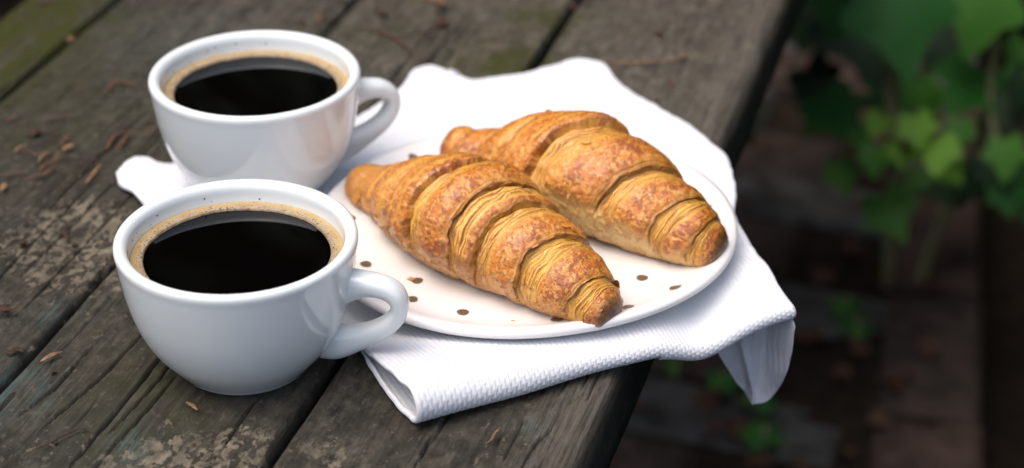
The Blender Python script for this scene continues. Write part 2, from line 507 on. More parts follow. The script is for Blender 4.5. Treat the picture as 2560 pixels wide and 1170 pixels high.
def ivy_mass(spots, seed, size=(.05, .09)):
    r = np.random.RandomState(seed); V, Fq = [], []; k = 0
    protos = [leaf_mesh('x', s) for s in range(6)]
    for (p, n) in spots:
        v, f = protos[r.randint(6)]; s = r.uniform(*size)
        n = np.array(n) + r.uniform(-.5, .5, 3) + [0, 0, .5]
        M3 = np.array(aim(n, (r.uniform(-.8, .8), r.uniform(-.5, .5), -1)).to_matrix())
        V.append(v * s @ M3.T + p); Fq += [tuple(a + k for a in q) for q in f]; k += len(v)
    return mesh('ivy', np.vstack(V), Fq)
rr = np.random.RandomState(8)
sp = []  # leaf cover for the low wall added as shading
for k in range(1500):
    a = rr.uniform(0, 1.65); q = WR0 + bd * a - bn * (.06 + rr.uniform(0, .09))
    z = rr.uniform(GZ - .1, .50)
    sp.append((np.array([q[0], q[1], z]), (-bn[0], -bn[1], .1)))
tag(obj('ivy', ivy_mass(sp, 1), LEAF[3]), 'mass of dark ivy leaves on the unseen added low wall at right', 'ivy', kind='stuff')
sp = [(np.array([rr.uniform(-2.6, 2.2), 2.35 - rr.uniform(0, .12), rr.uniform(GZ, 1.85)]), (0, -1, .1)) for k in range(3800)]  # leaf cover for the tall wall added out of view
tag(obj('ivy', ivy_mass(sp, 2, (.06, .11)), LEAF[3]), 'mass of dark ivy leaves on the unseen added tall wall behind', 'ivy', kind='stuff')

# dead leaves and twigs lying on the path
q_ = np.random.RandomState(31); V_, F_, k_ = [], [], 0
for i in range(150):
    p = np.array([q_.uniform(.0, .52), q_.uniform(1.2, 2.2)])
    if (p - b0) @ bn > -.03: continue
    v_, f_ = leaf_mesh('x', 50 + i % 7)
    M3 = np.array(aim((q_.uniform(-.4, .4), q_.uniform(-.4, .4), 1), (q_.uniform(-1, 1), q_.uniform(-1, 1), 0)).to_matrix())
    V_.append((v_ * q_.uniform(.009, .022)) @ M3.T + np.array([p[0], p[1], GZ + .008])); F_ += [tuple(a + k_ for a in g_) for g_ in f_]; k_ += len(v_)
tag(obj('leaf_litter', mesh('leaf_litter', np.vstack(V_), F_), BARK), 'small dead brown leaves scattered over the brick path', 'leaf litter', kind='stuff')

# unseen leafy barriers added to cut low light, so it falls from above
def added_hedge(name, a, b, h, lab, seed):
    a, b = np.array(a, float), np.array(b, float); d = b - a; L = np.linalg.norm(d); d /= L; n = np.array([-d[1], d[0]])
    q = np.random.RandomState(seed); sp = []
    for k in range(int(L * h * 210)):
        p = a + d * q.uniform(0, L) + n * q.uniform(-.02, .14)
        sp.append((np.array([p[0], p[1], q.uniform(GZ - .1, GZ + h)]), (n[0], n[1], .1)))
    for k in range(int(L * 130)):
        p = a + d * q.uniform(0, L) - n * q.uniform(0, .5)
        sp.append((np.array([p[0], p[1], GZ + h + q.uniform(-.06, .08)]), (0, 0, 1)))
    ro = root(name, ((a[0] + b[0]) / 2, (a[1] + b[1]) / 2, GZ - .11), lab, 'added_hedge')
    me = ivy_mass([(p - np.array(ro.location), nn) for p, nn in sp], seed, (.07, .12))
    o = obj('foliage', me, LEAF[3], ro); o['kind'] = 'stuff'
    w0, w1 = a - d * .0, b
    v, f = [], [(0, 1, 3, 2), (4, 6, 7, 5), (0, 4, 5, 1), (2, 3, 7, 6), (0, 2, 6, 4), (1, 5, 7, 3)]
    for e0 in (w0, w1):
        for off in (.03, -.5):
            for z in (GZ - .15, GZ + h - .03):
                v.append((*(e0 - n * abs(off) if off < 0 else e0 - n * off), z))
    obj('inner_growth', mesh('inner_growth', np.array(v) - np.array(ro.location), f, False), STONE, ro)
added_hedge('added_hedge', (-3.2, 2.6), (-3.2, -3.6), 1.7, 'unseen leafy barrier added left of the table to block low light', 4)
added_hedge('added_hedge', (-3.2, -3.6), (3.4, -3.6), 0.95, 'unseen leafy barrier added behind the viewer, low so the cups stay lit', 5)
added_hedge('added_hedge', (3.4, -3.6), (3.4, 2.6), 1.7, 'unseen leafy barrier added beyond the low wall at right to block low light', 6)

WEED = [((0.3042,1.5572),.030,'young green weed growing between bricks below the ivy',5),((0.3074,1.5199),.026,'small green weed in the path joint right of the hanging napkin',4),((0.1804,1.4337),.032,'green weed by the left side of the hanging napkin corner',5),
        ((0.2086,1.4036),.026,'green weed just under the tip of the hanging napkin corner',5),((0.2073,1.3544),.034,'bright green weed in the path near the bottom of the view',6),((0.1421,1.4616),.022,'dim green weed under the sagging napkin edge beside the table',4)]
for (x, y), s, lab, n in WEED:
    wr = root('weed', (x, y, GZ - .012), lab, 'weed', 'weeds in the path joints')
    for k in range(n):
        a = 2 * math.pi * k / n + r.uniform(-.4, .4)
        o = obj('leaf', r.choice(LM[1 if k % 2 else 0]), None, wr)
        o.rotation_euler = aim((.35 * math.cos(a), .35 * math.sin(a) - .3, .9), (math.cos(a), math.sin(a), .3))
        q = s * r.uniform(.35, .6); o.scale = (q, q, q)
        o.location = (math.cos(a) * .006, math.sin(a) * .006, .020 + r.uniform(0, .008))
    obj('stem', mesh('stem', *tube([(0, 0, 0), (.001, 0, .012), (0, .001, .03)], .0018, 6)), IVYSTEM, wr)

# ------------------------------------------------------------------ table
TH = math.atan2(.9598, .2807)            # local x runs along the boards, local y to the left
table = root('table', (0, 0, 0), 'weathered grey wooden plank table holding two coffee cups and a plate', 'table', rz=TH)
def to_local(x, y):
    x, y = np.asarray(x), np.asarray(y)
    return x * .2807 + y * .9598, -x * .9598 + y * .2807
# cracks as world polylines with a width in metres
CRACKS = [
 ([(-.1905,.6655),(-.1690,.7120),(-.1590,.7420),(-.1480,.7790)],.0016),
 ([(-.1620,.6640),(-.1480,.7030),(-.1400,.7290)],.0012),
 ([(-.1740,.6400),(-.1500,.7180),(-.1390,.7500)],.0021),
 ([(-.1640,.6400),(-.1500,.6800),(-.1420,.7050)],.0012),
 ([(-.2010,.6760),(-.1900,.6960),(-.1840,.7170),(-.1795,.7290)],.0010),
 ([(-.1190,.6400),(-.1100,.6740),(-.1050,.6900)],.0010),
 ([(-.2230,.7900),(-.2040,.8520),(-.1850,.9180),(-.1620,.9900)],.0013),
 ([(-.2390,.7640),(-.2200,.8340),(-.2050,.8800)],.0010),
 ([(-.2230,.8500),(-.2080,.9080),(-.1950,.9520)],.0012),
 ([(-.2160,.7600),(-.1980,.8240),(-.1750,.9000)],.0014),
 ([(-.0640,.9600),(-.0480,1.0150),(-.0250,1.0900)],.0018),
 ([(-.0760,.9600),(-.0600,1.0150),(-.0360,1.1000)],.0014),
 ([(-.0390,.6400),(-.0340,.6560),(-.0320,.6640)],.0014),
 ([(.0030,.6400),(.0090,.6560),(.0160,.6670)],.0010),
 ([(.0230,.6860),(.0270,.6900),(.0330,.6940)],.0012),
 ([(-.0070,.6520),(-.0040,.6640)],.0010),
]
BLOBS = {  # stains and lighter patches: (world x, y, radius, strength)
 'lichen': [(-.215,.815,.050,1),(-.19,.80,.035,.9),(-.205,.845,.03,.6),(-.138,.640,.020,1.5),(-.120,.647,.017,1.5),(-.105,.655,.014,1.3),(-.150,.640,.02,.9),(-.080,.656,.007,1.4),(-.073,.652,.006,1.5),(-.070,.645,.007,1.4),(-.055,.652,.006,1.1),(.004,.665,.012,.6),(-.01,.655,.01,.5),(-.17,.70,.05,.35),(-.16,.95,.05,.25),(-.25,.72,.03,.5),(-.185,.655,.02,.6)],
 'lighten': [(.10,1.06,.12,1.2),(.02,1.10,.12,1.0),(-.05,1.03,.07,.9),(.06,.97,.05,.8),(-.16,1.06,.06,.7),(.03,.66,.03,.3)],
 'moss': [(-.30,1.02,.045,1.3),(-.275,1.07,.04,1.1),(-.30,1.10,.05,1.2),(-.30,.96,.03,.8),(-.24,.92,.04,.25),(-.22,.98,.05,.2),(.003,1.02,.022,1.0),(.020,1.08,.022,1.0),(-.08,1.06,.03,.35),(-.17,.91,.04,.2),(-.155,.67,.03,.35),(-.145,.71,.03,.3),(-.02,1.02,.03,.4)],
 'paint': [(-.212,.690,.022,1.2),(-.205,.70,.015,.8),(-.150,.655,.010,.8),(.008,.668,.006,1.0),(-.20,.755,.012,.9),(-.19,1.05,.04,.5),(-.155,.655,.02,.5)],
}
def plank(y0, y1, seed, edge=False):
    xs = np.r_[np.linspace(.22, .56, 40, endpoint=False), np.linspace(.56, 1.02, 300, endpoint=False), np.linspace(1.02, 1.72, 120)]
    wd = y1 - y0; nvt = int(wd / .00065)
    th = .030; rc = .0035
    yt = np.linspace(y0, y1, nvt)
    X, Y = np.meshgrid(xs, yt, indexing='ij')
    # wander of both long edges
    ed0 = .0011 * fbm(X[:, :1] * 18, seed + 0 * X[:, :1], 1.5, 4); ed1 = .0011 * fbm(X[:, :1] * 18, seed + 7 + 0 * X[:, :1], 3.5, 4)
    tt = (Y - y0) / wd
    Yw = Y + ed0 * (1 - tt) + ed1 * tt
    Z = .00045 * fbm(X * 14, Y * 420, seed, 3) + .0007 * fbm(X * 9, Y * 22, seed + 3, 3) + .00018 * vnoise(X * 60, Y * 900, seed)
    Z -= .0006 * sstep(.15, .6, fbm(X * 16, Y * 260, seed + 11, 2))
    dE = np.minimum(Y - y0, y1 - Y)
    rw = rc + .002 * fbm(X * 25, seed + 0 * Y, 2.2, 3)
    Z -= (1 - np.sqrt(np.clip(1 - (1 - np.clip(dE / rw, 0, 1))**2, 0, 1))) * rw * .9
    worn = np.zeros_like(X)
    if edge:
        de = Y - y0 if edge == 'low' else y1 - Y
        rough = fbm(X * 45, Y * 60, seed + 20, 4)
        wdt = .0065 + .003 * rough
        Z -= .0045 * np.clip(1 - de / wdt, 0, 1)**1.3 + .0012 * sstep(.1, .6, fbm(X * 70, Y * 160, seed + 30, 3)) * sstep(.03, .006, de)
        worn = sstep(.034, .008, de) * .9
    cr = np.zeros_like(X)
    for pts, wdh in CRACKS:
        lx, ly = to_local([p[0] for p in pts], [p[1] for p in pts])
        if ly.max() < y0 - .01 or ly.min() > y1 + .01: continue
        yc = np.interp(X, lx, ly) + .0009 * fbm(X * 40, 3.3 + 0 * X, seed, 3)
        end = sstep(lx[0] - .004, lx[0] + .02, X) * sstep(lx[-1] + .004, lx[-1] - .02, X)
        k = np.clip(1 - np.abs(Y - yc) / (wdh * .5 * (.4 + .6 * end) + .0002), 0, 1) * (end > .02)
        k = sstep(0, .55, k) * sstep(0, .2, end)
        cr = np.maximum(cr, k)
    # short hairline checks along the grain
    hl = sstep(.50, .62, vnoise(X * 22, Y * 520, seed + 40)) * sstep(.0, .3, vnoise(X * 9, Y * 30, seed + 41))
    cr = np.maximum(cr, hl * .55)
    Z -= .0024 * cr
    top = np.stack([X, Yw, Z], -1)
    wx = X * .2807 - Yw * .9598; wy = X * .9598 + Yw * .2807
    at = {'crack': np.clip(cr * .95, 0, 1), 'worn': worn}
    for nm, bl in BLOBS.items():
        a = np.zeros_like(X)
        for bx, by, br, bs in bl: a = a + bs * np.exp(-((wx - bx)**2 + (wy - by)**2) / (br * br))
        at[nm] = np.clip(a, 0, 1.3)
    n0, n1 = X.shape
    # sides and underside as a skirt of extra columns
    cols = []
    for (jj, sgn) in ((0, -1), (n1 - 1, 1)):
        for dz in (.006, .014, .022, th):
            c = top[:, jj].copy(); c[:, 1] += sgn * (.0006 + .0008 * fbm(xs * 30, dz * 300, seed + sgn, 3)); c[:, 2] -= dz
            cols.append(c)
    lo, hi = cols[:4][::-1], cols[4:]
    full = np.concatenate([np.stack(lo, 1), top, np.stack(hi, 1)], 1)
    nv = full.shape[1]
    f = [grid(len(xs), nv)]
    me = mesh('plank', full.reshape(-1, 3), np.vstack(f + [np.array([[i * nv, i * nv + nv - 1, (i + 1) * nv + nv - 1, (i + 1) * nv] for i in range(len(xs) - 1)])]))
    for nm, a in at.items():
        pad = np.zeros((n0, nv)); pad[:, 4:-4] = a; pad[:, :4] = a[:, :1]; pad[:, -4:] = a[:, -1:]
        if nm == 'worn': pad[:, :4] = 0; pad[:, -4:] = 0
        if nm == 'crack': pad[:, :4] = .75; pad[:, -4:] = .75  # board sides take the same near-black
        attr_f(me, nm, pad)
    return me
for k, (a, b, ed) in enumerate([(.1555, .2712, 'low'), (.2765, .3990, False), (.4030, .5342, False), (.5382, .5890, False)]):
    obj('plank', plank(a, b, 3.7 + 5.1 * k, ed), WOOD, table)
def box(x0, x1, y0, y1, z0, z1):
    v = [(x, y, z) for x in (x0, x1) for y in (y0, y1) for z in (z0, z1)]
    return v, [(0, 1, 3, 2), (4, 6, 7, 5), (0, 4, 5, 1), (2, 3, 7, 6), (0, 2, 6, 4), (1, 5, 7, 3)]
for x in (.34, 1.50):
    me = mesh('crossbeam', *box(x, x + .06, .19, .57, -.075, -.0315), False)
    obj('crossbeam', me, WOOD, table)
    for y in (.335, .465):
        me = mesh('leg', *box(x + .003, x + .057, y, y + .06, GZ - .02, -.0755), False)
        obj('leg', me, WOOD, table)

# ------------------------------------------------------------------ napkin
NAP_F = [(-0.0364,0.6642),(-0.0211,0.6725),(0.0033,0.6850),(0.0267,0.6987),(0.0406,0.7060),(0.0546,0.7122),(0.067,0.718),(0.0794,0.7240),(0.0902,0.7292),(0.1087,0.7386),(0.123,0.7451)]
NAP_R = [(0.123,0.7451),(0.1165,0.774),(0.1094,0.8099),(0.1064,0.8363),(0.1085,0.8582),(0.1088,0.8776),(0.1073,0.8977),(0.102,0.911),(0.0922,0.9304),(0.0786,0.9501),(0.0669,0.967),(0.0559,0.9869),(0.0493,1.0058),(0.042,1.011)]
NAP_B = [(0.042,1.011),(0.0308,1.0101),(0.0241,1.0049),(0.0087,0.9947),(-0.0087,0.9890),(-0.0200,0.9845),(-0.028,0.9862),(-0.0347,0.9915),(-0.0414,0.9972),(-0.0458,0.9982),(-0.0521,0.9921),(-0.0568,0.9761),(-0.0642,0.9658),(-0.0762,0.9485),(-0.0986,0.9248),(-0.1365,0.8981),(-0.1712,0.8882),(-0.1766,0.8882),(-0.1836,0.8934),(-0.1881,0.8916),(-0.1928,0.8831),(-0.1953,0.8786)]
NAP_L = [(-0.1953,0.8786),(-0.1916,0.8703),(-0.1839,0.8605),(-0.1789,0.8536),(-0.1445,0.8077),(-0.1025,0.7584),(-0.0738,0.729),(-0.0625,0.718),(-0.0538,0.6991),(-0.043,0.6738),(-0.0364,0.6642)]
def waffle(U, V, c=.0024):
    a = np.abs(np.cos(np.pi * U / c)); b = np.abs(np.cos(np.pi * V / c + .5 * np.pi * (np.floor(U / c + .5) % 2)))
    return np.maximum(a**6, b**6) - .35
def rim(P, N, r=.0014, k=4):
    """roll the outer border of a sheet over by k rows: P, N are (n,m,3)"""
    def ext(P, N, axis, end):
        P = np.moveaxis(P, axis, 0); N = np.moveaxis(N, axis, 0)
        if end: P, N = P[::-1], N[::-1]
        out = P[0] - P[3]; out /= np.linalg.norm(out, axis=-1, keepdims=True) + 1e-9
        m = P.shape[1]; w = np.clip(np.minimum(np.arange(m), m - 1 - np.arange(m)) / 9.0, 0.02, 1)[:, None] * r
        rows = []; nr = []
        for i in range(k, 0, -1):
            a = math.pi * i / k
            rows.append(P[0] + out * w * math.sin(a) - N[0] * w * (1 - math.cos(a)))
            nr.append(N[0])
        P = np.concatenate([np.stack(rows), P]); N = np.concatenate([np.stack(nr), N])
        if end: P, N = P[::-1], N[::-1]
        return np.moveaxis(P, 0, axis), np.moveaxis(N, 0, axis)
    for ax in (0, 1):
        for en in (0, 1): P, N = ext(P, N, ax, en)
    return P
def normals(P):
    n = np.cross(np.gradient(P, axis=0), np.gradient(P, axis=1))
    return n / (np.linalg.norm(n, axis=-1, keepdims=True) + 1e-12)

def napkin_mesh():
    na, nbk, nf, nu = 430, 380, 34, 60
    f3 = lambda p, n: spline(np.c_[np.array(p), np.zeros(len(p))], n)[:, :2]
    fd = np.array([.888, .459]); fo = np.array([.459, -.888])
    a = np.linspace(0, 1, na)
    H = np.interp(a, [0, .12, .3, .55, .7, 1], [.0185, .0165, .0125, .0095, .0085, .0075])
    Fc = f3(NAP_F, na) - np.outer(H * .5, fo)
    Rt = f3(NAP_R, nbk); Bk = f3(NAP_B, na)[::-1]; Lf = f3(NAP_L, nbk)[::-1]
    b = np.linspace(0, 1, nbk)
    Rt = Rt + (1 - b)[:, None] * (Fc[-1] - Rt[0]); Lf = Lf + (1 - b)[:, None]**3 * (Fc[0] - Lf[0])
    for E_, sd_ in ((Bk, 2.0), (Lf, 5.0), (Rt, 8.0)):
        tn = np.gradient(E_, axis=0); tn /= np.linalg.norm(tn, axis=1)[:, None]
        q = np.linspace(0, 1, len(E_)); wn = np.clip(np.minimum(q, 1 - q) * 14, 0, 1)
        E_ += ((.0004 * fbm(E_[:, 0] * 160, E_[:, 1] * 160, sd_ + 0 * q, 3) + .0009 * fbm(E_[:, 0] * 50, E_[:, 1] * 50, sd_ + 0 * q, 2)) * wn)[:, None] * np.stack([-tn[:, 1], tn[:, 0]], -1)
    A, B = np.meshgrid(a, b, indexing='ij')
    P = (1 - B)[..., None] * Fc[:, None] + B[..., None] * Bk[:, None] + (1 - A)[..., None] * Lf[None] + A[..., None] * Rt[None]
    c00, c10, c01, c11 = Fc[0], Fc[-1], Bk[0], Bk[-1]
    P -= ((1 - A) * (1 - B))[..., None] * c00 + (A * (1 - B))[..., None] * c10 + ((1 - A) * B)[..., None] * c01 + (A * B)[..., None] * c11
    X, Y = P[..., 0], P[..., 1]
    dist = (X - Fc[0, 0]) * -fo[0] + (Y - Fc[0, 1]) * -fo[1]
    zb = .0042
    Z = zb + (H[:, None] - zb) * sstep(.075, .004, dist) ** 1.2
    Z += .0010 * fbm(X * 22, Y * 22, 1.0 + 0 * X, 3) * sstep(.0, .03, dist)
    Z += .0040 * np.exp(-(((X + .046) / .022)**2 + ((Y - .985) / .022)**2)) + .0015 * np.exp(-(((X - .040) / .022)**2 + ((Y - 1.003) / .016)**2))
    Z += .004 * np.exp(-(((X + .185) / .010)**2 + ((Y - .885) / .010)**2)) + .002 * np.exp(-(((X + .18) / .008)**2 + ((Y - .862) / .012)**2))
    Z += .003 * np.exp(-(((X + .150) / .03)**2 + ((Y - .86) / .006)**2))
    edge_d = np.minimum(np.minimum(A, 1 - A), 1 - B)
    Z += .0007 * fbm(X * 110, Y * 110, 4.0 + 0 * X, 2) * sstep(.10, .0, edge_d)
    over = sstep(.002, .03, X * .9598 - Y * .2807 + .155)                  # hanging beyond the table edge
    Z -= over * .0065 * np.exp(-((A - .74) / .11)**2) * sstep(.05, 0, dist)
    Z += over * .002 * sstep(.8, 1, A)
    top = np.stack([X, Y, Z], -1)[:, ::-1]                                  # back -> front
    rho = H * .5
    th = np.linspace(0, math.pi, nf + 1)[1:]
    zc = top[:, -1, 2] - rho
    fold = np.stack([top[:, -1, None, 0] + np.outer(rho, np.sin(th)) * fo[0], top[:, -1, None, 1] + np.outer(rho, np.sin(th)) * fo[1], zc[:, None] + np.outer(rho, np.cos(th))], -1)
    u = np.linspace(0, 1, nu + 1)[1:]
    zl = np.where(over[:, 0] > .3, fold[:, -1, 2], np.maximum(fold[:, -1, 2], .0016))
    fold[:, :, 2] += np.linspace(0, 1, nf)[None]**2 * (zl - fold[:, -1, 2])[:, None]
    back = P[:, 1:1 + int(nbk * .22)]
    idx = np.linspace(0, back.shape[1] - 1, nu)
    low = back[:, idx.astype(int)]
    low = np.concatenate([low, np.broadcast_to(zl[:, None, None], low.shape[:2] + (1,)) + 0], -1)
    S3 = np.concatenate([top, fold, low], 1)
    nrm = -normals(S3)
    # cloth coordinates measured along the sheet
    V = np.cumsum(np.r_[0, np.linalg.norm(np.diff(S3[na // 2], axis=0), axis=1)])
    U = a * .19
    UU, VV = np.meshgrid(U, V, indexing='ij')
    wf = waffle(UU + .0004 * vnoise(UU * 90, VV * 90, 3), VV + .0004 * vnoise(UU * 90, VV * 90, 8))
    S3 = S3 + nrm * (.00038 * wf)[..., None]
    S3 = rim(S3, nrm)
    n0, n1 = S3.shape[:2]
    return mesh('napkin', S3.reshape(-1, 3), grid(n0, n1, flip=True)), top
nap_me, NTOP = napkin_mesh()
napkin = tag(obj('napkin', nap_me, COTTON), 'folded white waffle weave napkin under the plate, overhanging the table edge', 'napkin')

FLAP = [(0.0062,0.1205,0.1216),(0.0024,0.1209,0.1235),(-0.0007,0.1159,0.1236),(-0.0046,0.1100,0.1238),(-0.0104,0.1003,0.1241),(-0.0142,0.0928,0.1240),(-0.0184,0.0930,0.1239),(-0.0237,0.0956,0.1234),(-0.0290,0.0985,0.1227),(-0.0344,0.1016,0.1213),(-0.0387,0.1044,0.1192),(-0.0415,0.1071,0.1171),(-0.0432,0.1089,0.1150),(-0.0441,0.1110,0.1128)]
def flap_mesh():
    n, m = 120, 120
    q = spline([(z, a, b) for z, a, b in FLAP], m)
    s = np.linspace(0, 1, n)[:, None]
    Z = q[None, :, 0] + 0 * s
    X = q[None, :, 1] * (1 - s) + q[None, :, 2] * s
    xs = (X - .092) / .033                                   # 0 at the left fold, 1 at the outer edge
    h = np.clip((.002 - Z) / .040, 0, 1)
    Y = .744 + .022 * h + .012 * np.sin(np.pi * np.clip(xs, 0, 1)) * (1 - .45 * h)
    Y += .0075 * np.exp(-((xs - .66) / .085)**2) * (1 - h)**.7
    Y += .0060 * sstep(.05, -.05, xs - .12 - .42 * h)
    Y -= .0025 * np.exp(-((xs - .14 - .42 * h) / .05)**2)
    Y += .0020 * np.sin(xs * 17 + 2 * h) * (1 - h)
    Y += .0022 * fbm(X * 90, Z * 60, 2.0 + 0 * X, 3)
    Z = Z + .0015 * np.sin(xs * 5)
    Z = Z - .0150 * h
    P = np.stack([X, Y, Z], -1)
    nrm = normals(P)
    if nrm[..., 1].mean() > 0: nrm = -nrm
    rib = np.abs(np.cos(np.pi * (X + .06 * Z + .0010 * fbm(X * 120, Z * 120, 6.0 + 0 * X, 3)) / .0022))**2 + .45 * np.abs(np.cos(np.pi * Z / .0020 + 1.5 * (np.floor(X / .0022) % 2)))**4 - .5
    P = P + nrm * (.00034 * rib * (.6 + .8 * vnoise(X * 90, Z * 70, 4.0)))[..., None]
    return mesh('hanging_corner', P.reshape(-1, 3), grid(*P.shape[:2]))
obj('hanging_corner', flap_mesh(), COTTON, napkin)

# ------------------------------------------------------------------ plate
PC = np.array([.0062, .8065]); PR = .0957; PZ = .0058
PPROF = [(0, .0015), (.045, .0015), (.048, .0), (.052, .0), (.055, .0016), (.075, .0025), (.0875, .0050), (.0935, .0078), (.0962, .0100), (.0966, .0116), (.0955, .0128), (.0930, .0130), (.0895, .0118), (.0855, .0098), (.0790, .0082), (.0700, .0075), (.040, .0068), (.0, .0066)]
def wob(t): return 1 + .010 * np.cos(2 * t - 1.0) + .007 * np.cos(3 * t + .8) - .004 * np.cos(5 * t)
plate = root('plate', (PC[0], PC[1], PZ), 'round cream handmade plate with gold dots carrying two croissants', 'plate')
pp = spline(np.array([(a, 0, b) for a, b in PPROF]), 90)
v, f = lathe(pp[:, [0, 2]], 160)
t = np.arctan2(v[:, 1], v[:, 0]); rr_ = np.hypot(v[:, 0], v[:, 1])
k = 1 + (wob(t) - 1) * sstep(.03, .09, rr_)
v[:, 0] *= k; v[:, 1] *= k
v[:, 2] += .0008 * np.cos(2 * t + 1) * sstep(.05, .096, rr_)
obj('dish', mesh('dish', v, f), PLATE, plate)
upper = np.array(PPROF[10:])[::-1]
DOTS = [(-0.0652,0.7747),(-0.0418,0.7615),(-0.0434,0.7453),(-0.0211,0.7348),(0.0190,0.7268),(0.0498,0.7348),(0.0709,0.7496),(0.0574,0.7632),(0.0861,0.7754),(.012,.822),(-.014,.846),(.045,.862),(-.048,.872),(.02,.888),(.072,.840),(-.075,.815)]
for (x, y) in DOTS:
    n = 20; c = np.array([x, y]) - PC
    rad = .0026
    vs = []
    for rr2 in (0, .6, 1):
        for a in np.linspace(0, 2 * np.pi, n, endpoint=False):
            q = c + rad * rr2 * np.array([math.cos(a), math.sin(a)]) * (1 + .04 * math.sin(3 * a + x * 900))
            rq = np.linalg.norm(q); tq = math.atan2(q[1], q[0]); kk = 1 + (wob(tq) - 1) * sstep(.03, .09, rq)
            z = np.interp(rq / kk, upper[:, 0], upper[:, 1]) + .0008 * np.cos(2 * tq + 1) * sstep(.05, .096, rq)
            vs.append((q[0], q[1], z + .00035 - .0001 * (rr2 == 1)))
    obj('gold_dot', mesh('gold_dot', vs, grid(3, n, True, True)), GOLD, plate)

# ------------------------------------------------------------------ cups and coffee
CUP = [(0, .0035), (.020, .0035), (.0235, .0025), (.0245, .0004), (.0262, 0), (.0280, .0008), (.0292, .0026), (.0330, .0070), (.0382, .0138), (.0424, .0218), (.0455, .0310), (.0476, .0410), (.0489, .0500), (.0496, .0560), (.0500, .0588), (.0496, .0604), (.0484, .0612), (.0468, .0611), (.0454, .0603), (.0444, .0586), (.0440, .0550), (.0434, .0500), (.0425, .0420), (.0404, .0310), (.0360, .0190), (.0270, .0090), (.0, .0070)]
def handle_mesh():
    # path in the plane of the handle: (rho, z, half thickness in plane, half width across)
    c = [(.0440, .0415, .0085, .0072), (.0490, .0422, .0064, .0063), (.0550, .0427, .0050, .0058), (.0615, .0418, .0045, .0057), (.0663, .0386, .0041, .0056), (.0678, .0334, .0038, .0054),
         (.0660, .0280, .0039, .0052), (.0614, .0230, .0042, .0052), (.0552, .0191, .0048, .0052), (.0492, .0164, .0058, .0054), (.0440, .0146, .0070, .0058), (.0390, .0135, .0080, .0060), (.0340, .0135, .0080, .0060)]
    p = spline(np.array([(a, 0, b, r1, r2) for a, b, r1, r2 in c]), 90)
    C = p[:, :3]; T = np.gradient(C, axis=0); T /= np.linalg.norm(T, axis=1)[:, None]
    N = np.stack([-T[:, 2], 0 * T[:, 0], T[:, 0]], -1)
    n = 32; a = np.linspace(0, 2 * np.pi, n, endpoint=False)
    ca, sa = np.cos(a), np.sin(a)
    sq = lambda x: np.sign(x) * np.abs(x)**.85
    V = C[:, None] + p[:, 3, None, None] * sq(ca)[None, :, None] * N[:, None] + p[:, 4, None, None] * sq(sa)[None, :, None] * np.array([0, 1.0, 0])
    return mesh('handle', V.reshape(-1, 3), grid(len(C), n, True, True))
cp = spline(np.array([(a, 0, b) for a, b in CUP]), 150)
cup_v, cup_f = lathe(cp[:, [0, 2]], 128)
BODY = mesh('body', cup_v, cup_f); HANDLE = handle_mesh()
def cup(x, y, z, rot, label, clabel, seed):
    c = root('cup', (x, y, z), label, 'cup', 'white coffee cups', rot)
    obj('body', BODY, PORC, c); obj('handle', HANDLE, PORC, c)
    q = random.Random(seed + 2); V, F, kk = [], [], 0
    dv, df = lathe([(0, .4), (.7, .3), (1, 0)], 7)
    for i in range(16):
        an = R(q.uniform(80, 215)) - rot; zz = q.uniform(.0535, .0572); rw = float(np.interp(zz, [.050, .055, .0586], [.0434, .0440, .0444])) - .00005; sz = q.choice([.00018, .00025, .0004])
        nrm = Vector((-math.cos(an), -math.sin(an), .1)); M3 = np.array(nrm.to_track_quat('Z', 'Y').to_matrix())
        V.append((dv * sz) @ M3.T + np.array([rw * math.cos(an), rw * math.sin(an), zz])); F.append(df + kk); kk += len(dv)
    sp_ = obj('coffee_specks', mesh('coffee_specks', np.vstack(V), np.vstack(F)), COFFEE, c); sp_['kind'] = 'stuff'
    lv = .0518
    cf = root('coffee', (x, y, z + lv), clabel, 'coffee', 'cups of black coffee', rot)
    n = 128; t = np.linspace(0, 2 * np.pi, n, endpoint=False)
    rin = .0434
    me_r = np.array([0, .01, .02, .03, .0365, .0385, .0402, rin])
    me_z = np.array([0, 0, 0, 0, 0, .00008, .0003, .0006]) - .0006
    v = np.stack([np.outer(me_r, np.cos(t)), np.outer(me_r, np.sin(t)), np.outer(me_z, np.ones(n))], -1).reshape(-1, 3)
    obj('liquid', mesh('liquid', v, grid(len(me_r), n, True, True)), COFFEE, cf)
    # foam ring
    nr = 26; n = 360; t = np.linspace(0, 2 * np.pi, n, endpoint=False)
    ri = .0384 + .00045 * fbm(np.cos(t) * 2.2, np.sin(t) * 2.2, seed, 4)
    u = np.linspace(0, 1, nr)[:, None]
    rr = ri[None] + (rin + .0002 - ri)[None] * u
    zz = -.0006 + .0011 * np.clip(u * 9, 0, 1)**.5 + .0004 * u + .00010 * fbm(rr * np.cos(t) * 900, rr * np.sin(t) * 900, seed + 0 * rr, 3)
    zz[0] = -.0009
    v = np.stack([rr * np.cos(t), rr * np.sin(t), zz], -1).reshape(-1, 3)
    me = mesh('foam', v, grid(nr, n, True, True)); attr_f(me, 'ring', np.repeat(u[:, 0], n))
    fo = obj('foam', me, CREMA, cf)
    r = random.Random(seed)
    sph_v, sph_f = lathe([(0, .6), (.5, .45), (.86, .1), (1, -.2)], 10)
    V, F, kk = [], [], 0
    for i in range(230):
        a = r.uniform(0, 2 * math.pi); q = r.uniform(.0392, .0420); s = r.choice([.00022, .0003, .0003, .00045])
        V.append(sph_v * s + np.array([q * math.cos(a), q * math.sin(a), .0006])); F.append(sph_f + kk); kk += len(sph_v)
    b = obj('bubbles', mesh('bubbles', np.vstack(V), np.vstack(F)), BUBBLE, cf); b['kind'] = 'stuff'
